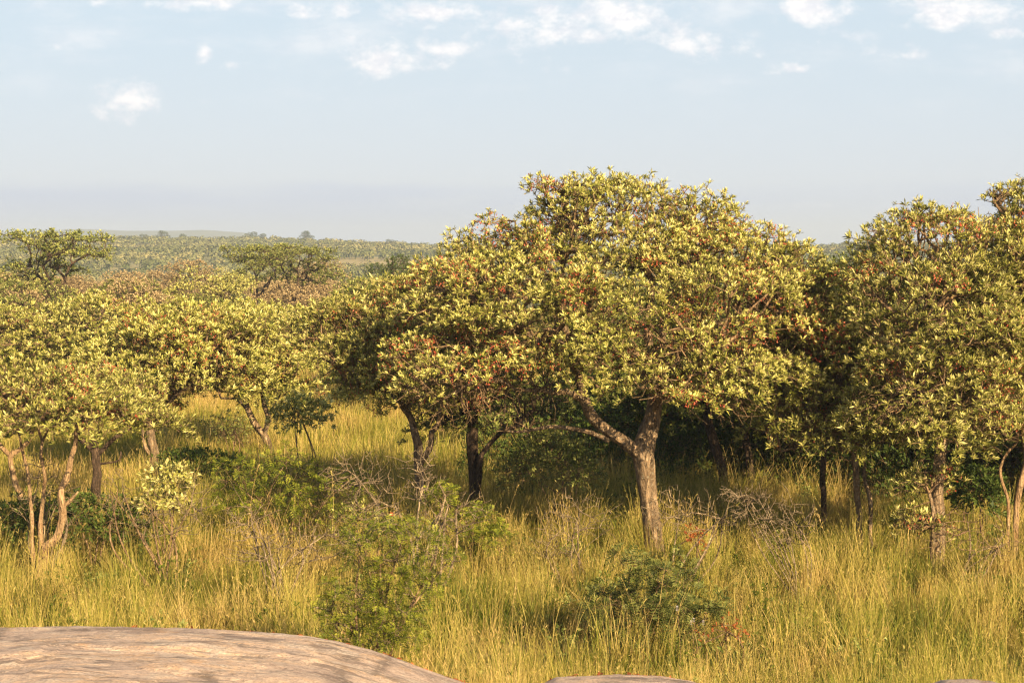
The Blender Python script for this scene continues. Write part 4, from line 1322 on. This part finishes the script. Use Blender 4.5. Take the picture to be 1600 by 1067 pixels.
def tuft(nb, h, spread_, wd, t0, t1_, bend=.5, heads=0, lean=0.0):
    nseg = 4
    a = rng.uniform(0, 6.28, nb)
    r_ = spread_ * np.sqrt(rng.uniform(0, 1, nb))
    b0 = np.stack([r_ * np.cos(a), r_ * np.sin(a), np.full(nb, -.03)], 1)
    da = a + rng.normal(0, .9, nb)
    hh = h * rng.uniform(.45, 1.1, nb)
    bd = bend * rng.uniform(.1, 1.2, nb)
    hd = np.stack([np.cos(da), np.sin(da), np.zeros(nb)], 1)
    hd[:, 0] += lean
    wdir = np.stack([-np.sin(da), np.cos(da), np.zeros(nb)], 1)
    wdir = norm(wdir + rng.normal(0, .5, (nb, 3)) * np.array([1, 1, 0]))
    vs = []
    s = np.linspace(0, 1, nseg + 1)
    for i in range(nseg + 1):
        c_ = b0 + hd * (bd * hh * s[i] ** 1.9)[:, None] + np.array([0, 0, 1.0]) * (hh * (s[i] - .32 * bd * s[i] ** 3))[:, None]
        ww = wd * (1 - s[i] ** 1.5 * .88)
        vs.append(np.stack([c_ - wdir * ww / 2, c_ + wdir * ww / 2], 1))
    VV = np.stack(vs, 1).reshape(-1, 3)
    b_ = (np.arange(nb) * (nseg + 1) * 2)[:, None]
    k_ = np.arange(nseg)[None] * 2
    FF = np.stack([b_ + k_, b_ + k_ + 1, b_ + k_ + 3, b_ + k_ + 2], 2).reshape(-1, 4)
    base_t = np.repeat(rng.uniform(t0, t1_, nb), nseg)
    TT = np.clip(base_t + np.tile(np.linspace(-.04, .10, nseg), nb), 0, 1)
    parts = [(VV, FF, TT)]
    if heads:
        idx_ = rng.choice(nb, heads)
        tp = VV.reshape(nb, nseg + 1, 2, 3)[idx_, -1].mean(1)
        dn = norm(tp - VV.reshape(nb, nseg + 1, 2, 3)[idx_, -2].mean(1))
        n_s = 7
        off = rng.uniform(-.16, .02, (heads, n_s, 1))
        c_ = tp[:, None] + dn[:, None] * off
        d_ = norm(dn[:, None] + rng.normal(0, .35, (heads, n_s, 3)))
        w_ = norm(np.cross(d_, rng.normal(0, 1, (heads, n_s, 3))))
        hv = np.stack([c_, c_ + d_ * .016 + w_ * .0025, c_ + d_ * .036, c_ + d_ * .016 - w_ * .0025], 2).reshape(-1, 3)
        parts.append((hv, np.arange(len(hv)).reshape(-1, 4), np.clip(rng.normal(.85, .1, heads * n_s), 0, 1)))
    return join(parts)


SPEC = [
    dict(nb=70, h=.56, spread_=.17, wd=.0075, t0=.0, t1_=.8, bend=.75),
    dict(nb=70, h=.68, spread_=.15, wd=.0065, t0=.2, t1_=1.0, bend=.3, heads=12),
    dict(nb=60, h=.42, spread_=.22, wd=.009, t0=.05, t1_=.55, bend=.8),
    dict(nb=60, h=.75, spread_=.16, wd=.0055, t0=.6, t1_=1.0, bend=.3, heads=20),
    dict(nb=70, h=.55, spread_=.18, wd=.0065, t0=.3, t1_=.9, bend=.9, lean=.5, heads=3),
    dict(nb=16, h=1.15, spread_=.18, wd=.005, t0=.75, t1_=1.0, bend=.3, heads=10),
    dict(nb=90, h=.50, spread_=.42, wd=.013, t0=.2, t1_=.9, bend=.5),
    dict(nb=90, h=.60, spread_=.42, wd=.012, t0=.5, t1_=1.0, bend=.4),
]
for i, sp_ in enumerate(SPEC):
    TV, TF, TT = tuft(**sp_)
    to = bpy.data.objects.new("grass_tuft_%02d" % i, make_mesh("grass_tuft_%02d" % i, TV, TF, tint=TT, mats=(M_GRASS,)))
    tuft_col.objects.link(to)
for hi_ in range(2):             # leafy herbs among the grass
    st_ = rng.normal(0, .1, (26, 3)) * np.array([1, 1, 0]) + np.array([0, 0, 1]) * rng.uniform(.12, .5, (26, 1))
    ax_ = norm(rng.normal(0, .5, (26, 3)) + np.array([0, 0, 1]))
    hv, hf, ht = rosettes(st_, ax_, 8, .05, .017)
    sv, sf = prisms(st_ * np.array([.3, .3, 0]), st_, np.full(26, .003), np.full(26, .002), 3)
    TV, TF = join([(hv, hf), (sv, sf)])
    to = bpy.data.objects.new("grass_tuft_%02d" % (8 + hi_), make_mesh("herb", TV, TF, tint=np.concatenate([ht * (.55 if hi_ else .8), np.full(len(sf), .4)]), mats=(M_FERN if hi_ else M_LEAF_G,)))
    tuft_col.objects.link(to)

pts_, idxs, scs = [], [], []


def scatter(D0, D1, spacing, choices, probs, smin, smax):
    area = 0.33 * (D1 ** 2 - D0 ** 2)
    n = int(area * 2 / spacing ** 2)
    D = np.sqrt(rng.uniform(D0 ** 2, D1 ** 2, n))
    x = rng.uniform(-.345, .345, n) * D * 1.0 + rng.normal(0, .2, n)
    x = x * 1.0
    n_keep = rng.uniform(0, 1, n) < .5 * (1 + .25 * wav(x, D, 4.5, 6))
    D, x = D[n_keep], x[n_keep]
    z = ground_z(x, D)
    rz = np.where(D < 13.4, rock_z(x, D), -9)
    ok = z > rz - .0
    x, D, z = x[ok], D[ok], z[ok]
    s = rng.uniform(smin * .75, smax * 1.12, len(x)) * (1 + .3 * wav(x, D, 3.2, 14))
    s *= np.where(D < 15, .45 + .55 * sstep(D, 11.2, 15), 1)
    # shorter, thinner grass under the closed trees
    pts_.append(np.stack([x, D, z], 1))
    pr_ = np.array(probs, float)
    idxs.append(rng.choice(choices, len(x), p=pr_ / pr_.sum()))
    scs.append(s)


scatter(10.9, 17, .155, [0, 1, 2, 3, 4, 5, 8, 9], [3, 3, 2.5, 1.5, 2, .6, .35, .5], .55, 1.0)
scatter(17, 30, .21, [0, 1, 2, 3, 4, 5, 8, 9], [3, 3, 2.2, 1.6, 2, .8, .35, .5], .65, 1.15)
scatter(30, 52, .34, [6, 7, 0, 1, 5], [4, 3, 1, 1, .4], .8, 1.25)
scatter(52, 115, .62, [6, 7], [1, 1.4], 1.0, 1.5)
GP = np.concatenate(pts_)
GI = np.concatenate(idxs)
GS = np.concatenate(scs)
print("tufts", len(GP))
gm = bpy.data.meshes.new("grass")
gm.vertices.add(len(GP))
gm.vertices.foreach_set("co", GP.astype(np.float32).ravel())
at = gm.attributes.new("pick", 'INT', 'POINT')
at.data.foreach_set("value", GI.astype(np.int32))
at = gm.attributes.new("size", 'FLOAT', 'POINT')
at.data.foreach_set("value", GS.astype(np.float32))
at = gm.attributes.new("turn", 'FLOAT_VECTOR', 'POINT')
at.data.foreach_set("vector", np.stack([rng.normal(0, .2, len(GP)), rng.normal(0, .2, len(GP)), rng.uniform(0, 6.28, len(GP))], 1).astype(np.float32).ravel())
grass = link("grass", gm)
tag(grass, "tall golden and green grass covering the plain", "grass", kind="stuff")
ng = bpy.data.node_groups.new("scatter_grass", 'GeometryNodeTree')
ng.interface.new_socket("Geometry", in_out='INPUT', socket_type='NodeSocketGeometry')
ng.interface.new_socket("Geometry", in_out='OUTPUT', socket_type='NodeSocketGeometry')
gi = ng.nodes.new('NodeGroupInput')
go = ng.nodes.new('NodeGroupOutput')
ip = ng.nodes.new('GeometryNodeInstanceOnPoints')
ci = ng.nodes.new('GeometryNodeCollectionInfo')
ci.inputs['Collection'].default_value = tuft_col
ci.inputs['Separate Children'].default_value = True
ci.inputs['Reset Children'].default_value = True


def nattr(name, typ):
    n = ng.nodes.new('GeometryNodeInputNamedAttribute')
    n.data_type = typ
    n.inputs['Name'].default_value = name
    return n.outputs['Attribute']


ng.links.new(gi.outputs[0], ip.inputs['Points'])
ng.links.new(ci.outputs[0], ip.inputs['Instance'])
ip.inputs['Pick Instance'].default_value = True
ng.links.new(nattr("pick", 'INT'), ip.inputs['Instance Index'])
ng.links.new(nattr("turn", 'FLOAT_VECTOR'), ip.inputs['Rotation'])
ng.links.new(nattr("size", 'FLOAT'), ip.inputs['Scale'])
ng.links.new(ip.outputs[0], go.inputs[0])
md = grass.modifiers.new("scatter", 'NODES')
md.node_group = ng

# dead leaves and red soil crumbs caught along the edge of the slab
n = 5200
lx = rng.uniform(-3.6, 2.6, n)
ly = 11.0 + np.abs(rng.normal(0, .35, n))
edge = np.array([ly[i] for i in range(n)])
lz = np.maximum(ground_z(lx, ly), rock_z(lx, ly)) + rng.uniform(.004, .03, n)
c_ = np.stack([lx, ly, lz], 1)
d_ = norm(rng.normal(0, 1, (n, 3)) * np.array([1, 1, .35]))
w_ = norm(np.cross(d_, rng.normal(0, .4, (n, 3)) + np.array([0, 0, 1])))
l_ = rng.uniform(.02, .06, (n, 1))
LV = np.stack([c_ - d_ * l_ / 2, c_ + w_ * l_ * .22, c_ + d_ * l_ / 2, c_ - w_ * l_ * .22], 1).reshape(-1, 3)
tag(link("leaf_litter", make_mesh("leaf_litter", LV, np.arange(len(LV)).reshape(-1, 4), tint=rng.uniform(0, 1, n), mats=(M_RUST,))), "rust-brown dead leaves along the slab edge", "leaf litter", kind="stuff")

# ------------------------------------------------------------------ haze
HAZE = True
if HAZE:
    bx = np.array([(x, y, z) for x in (-2700, 2700) for y in (-310, 4300) for z in (-24, 62)], float)
    Fb = np.array([(0, 1, 3, 2), (4, 6, 7, 5), (0, 4, 5, 1), (2, 3, 7, 6), (0, 2, 6, 4), (1, 5, 7, 3)])
    m, t, o = new_mat("haze_air")
    pv = t.node('ShaderNodeVolumePrincipled')
    pv.inputs['Color'].default_value = (0.66, 0.78, 1.0, 1)
    pv.inputs['Density'].default_value = 0.00038
    pv.inputs['Anisotropy'].default_value = 0.0
    t.l.new(pv.outputs[0], o.inputs['Volume'])
    tag(link("haze", make_mesh("haze", bx, Fb, mats=(m,))), "thin pale blue haze over the far slope", "haze", kind="stuff")
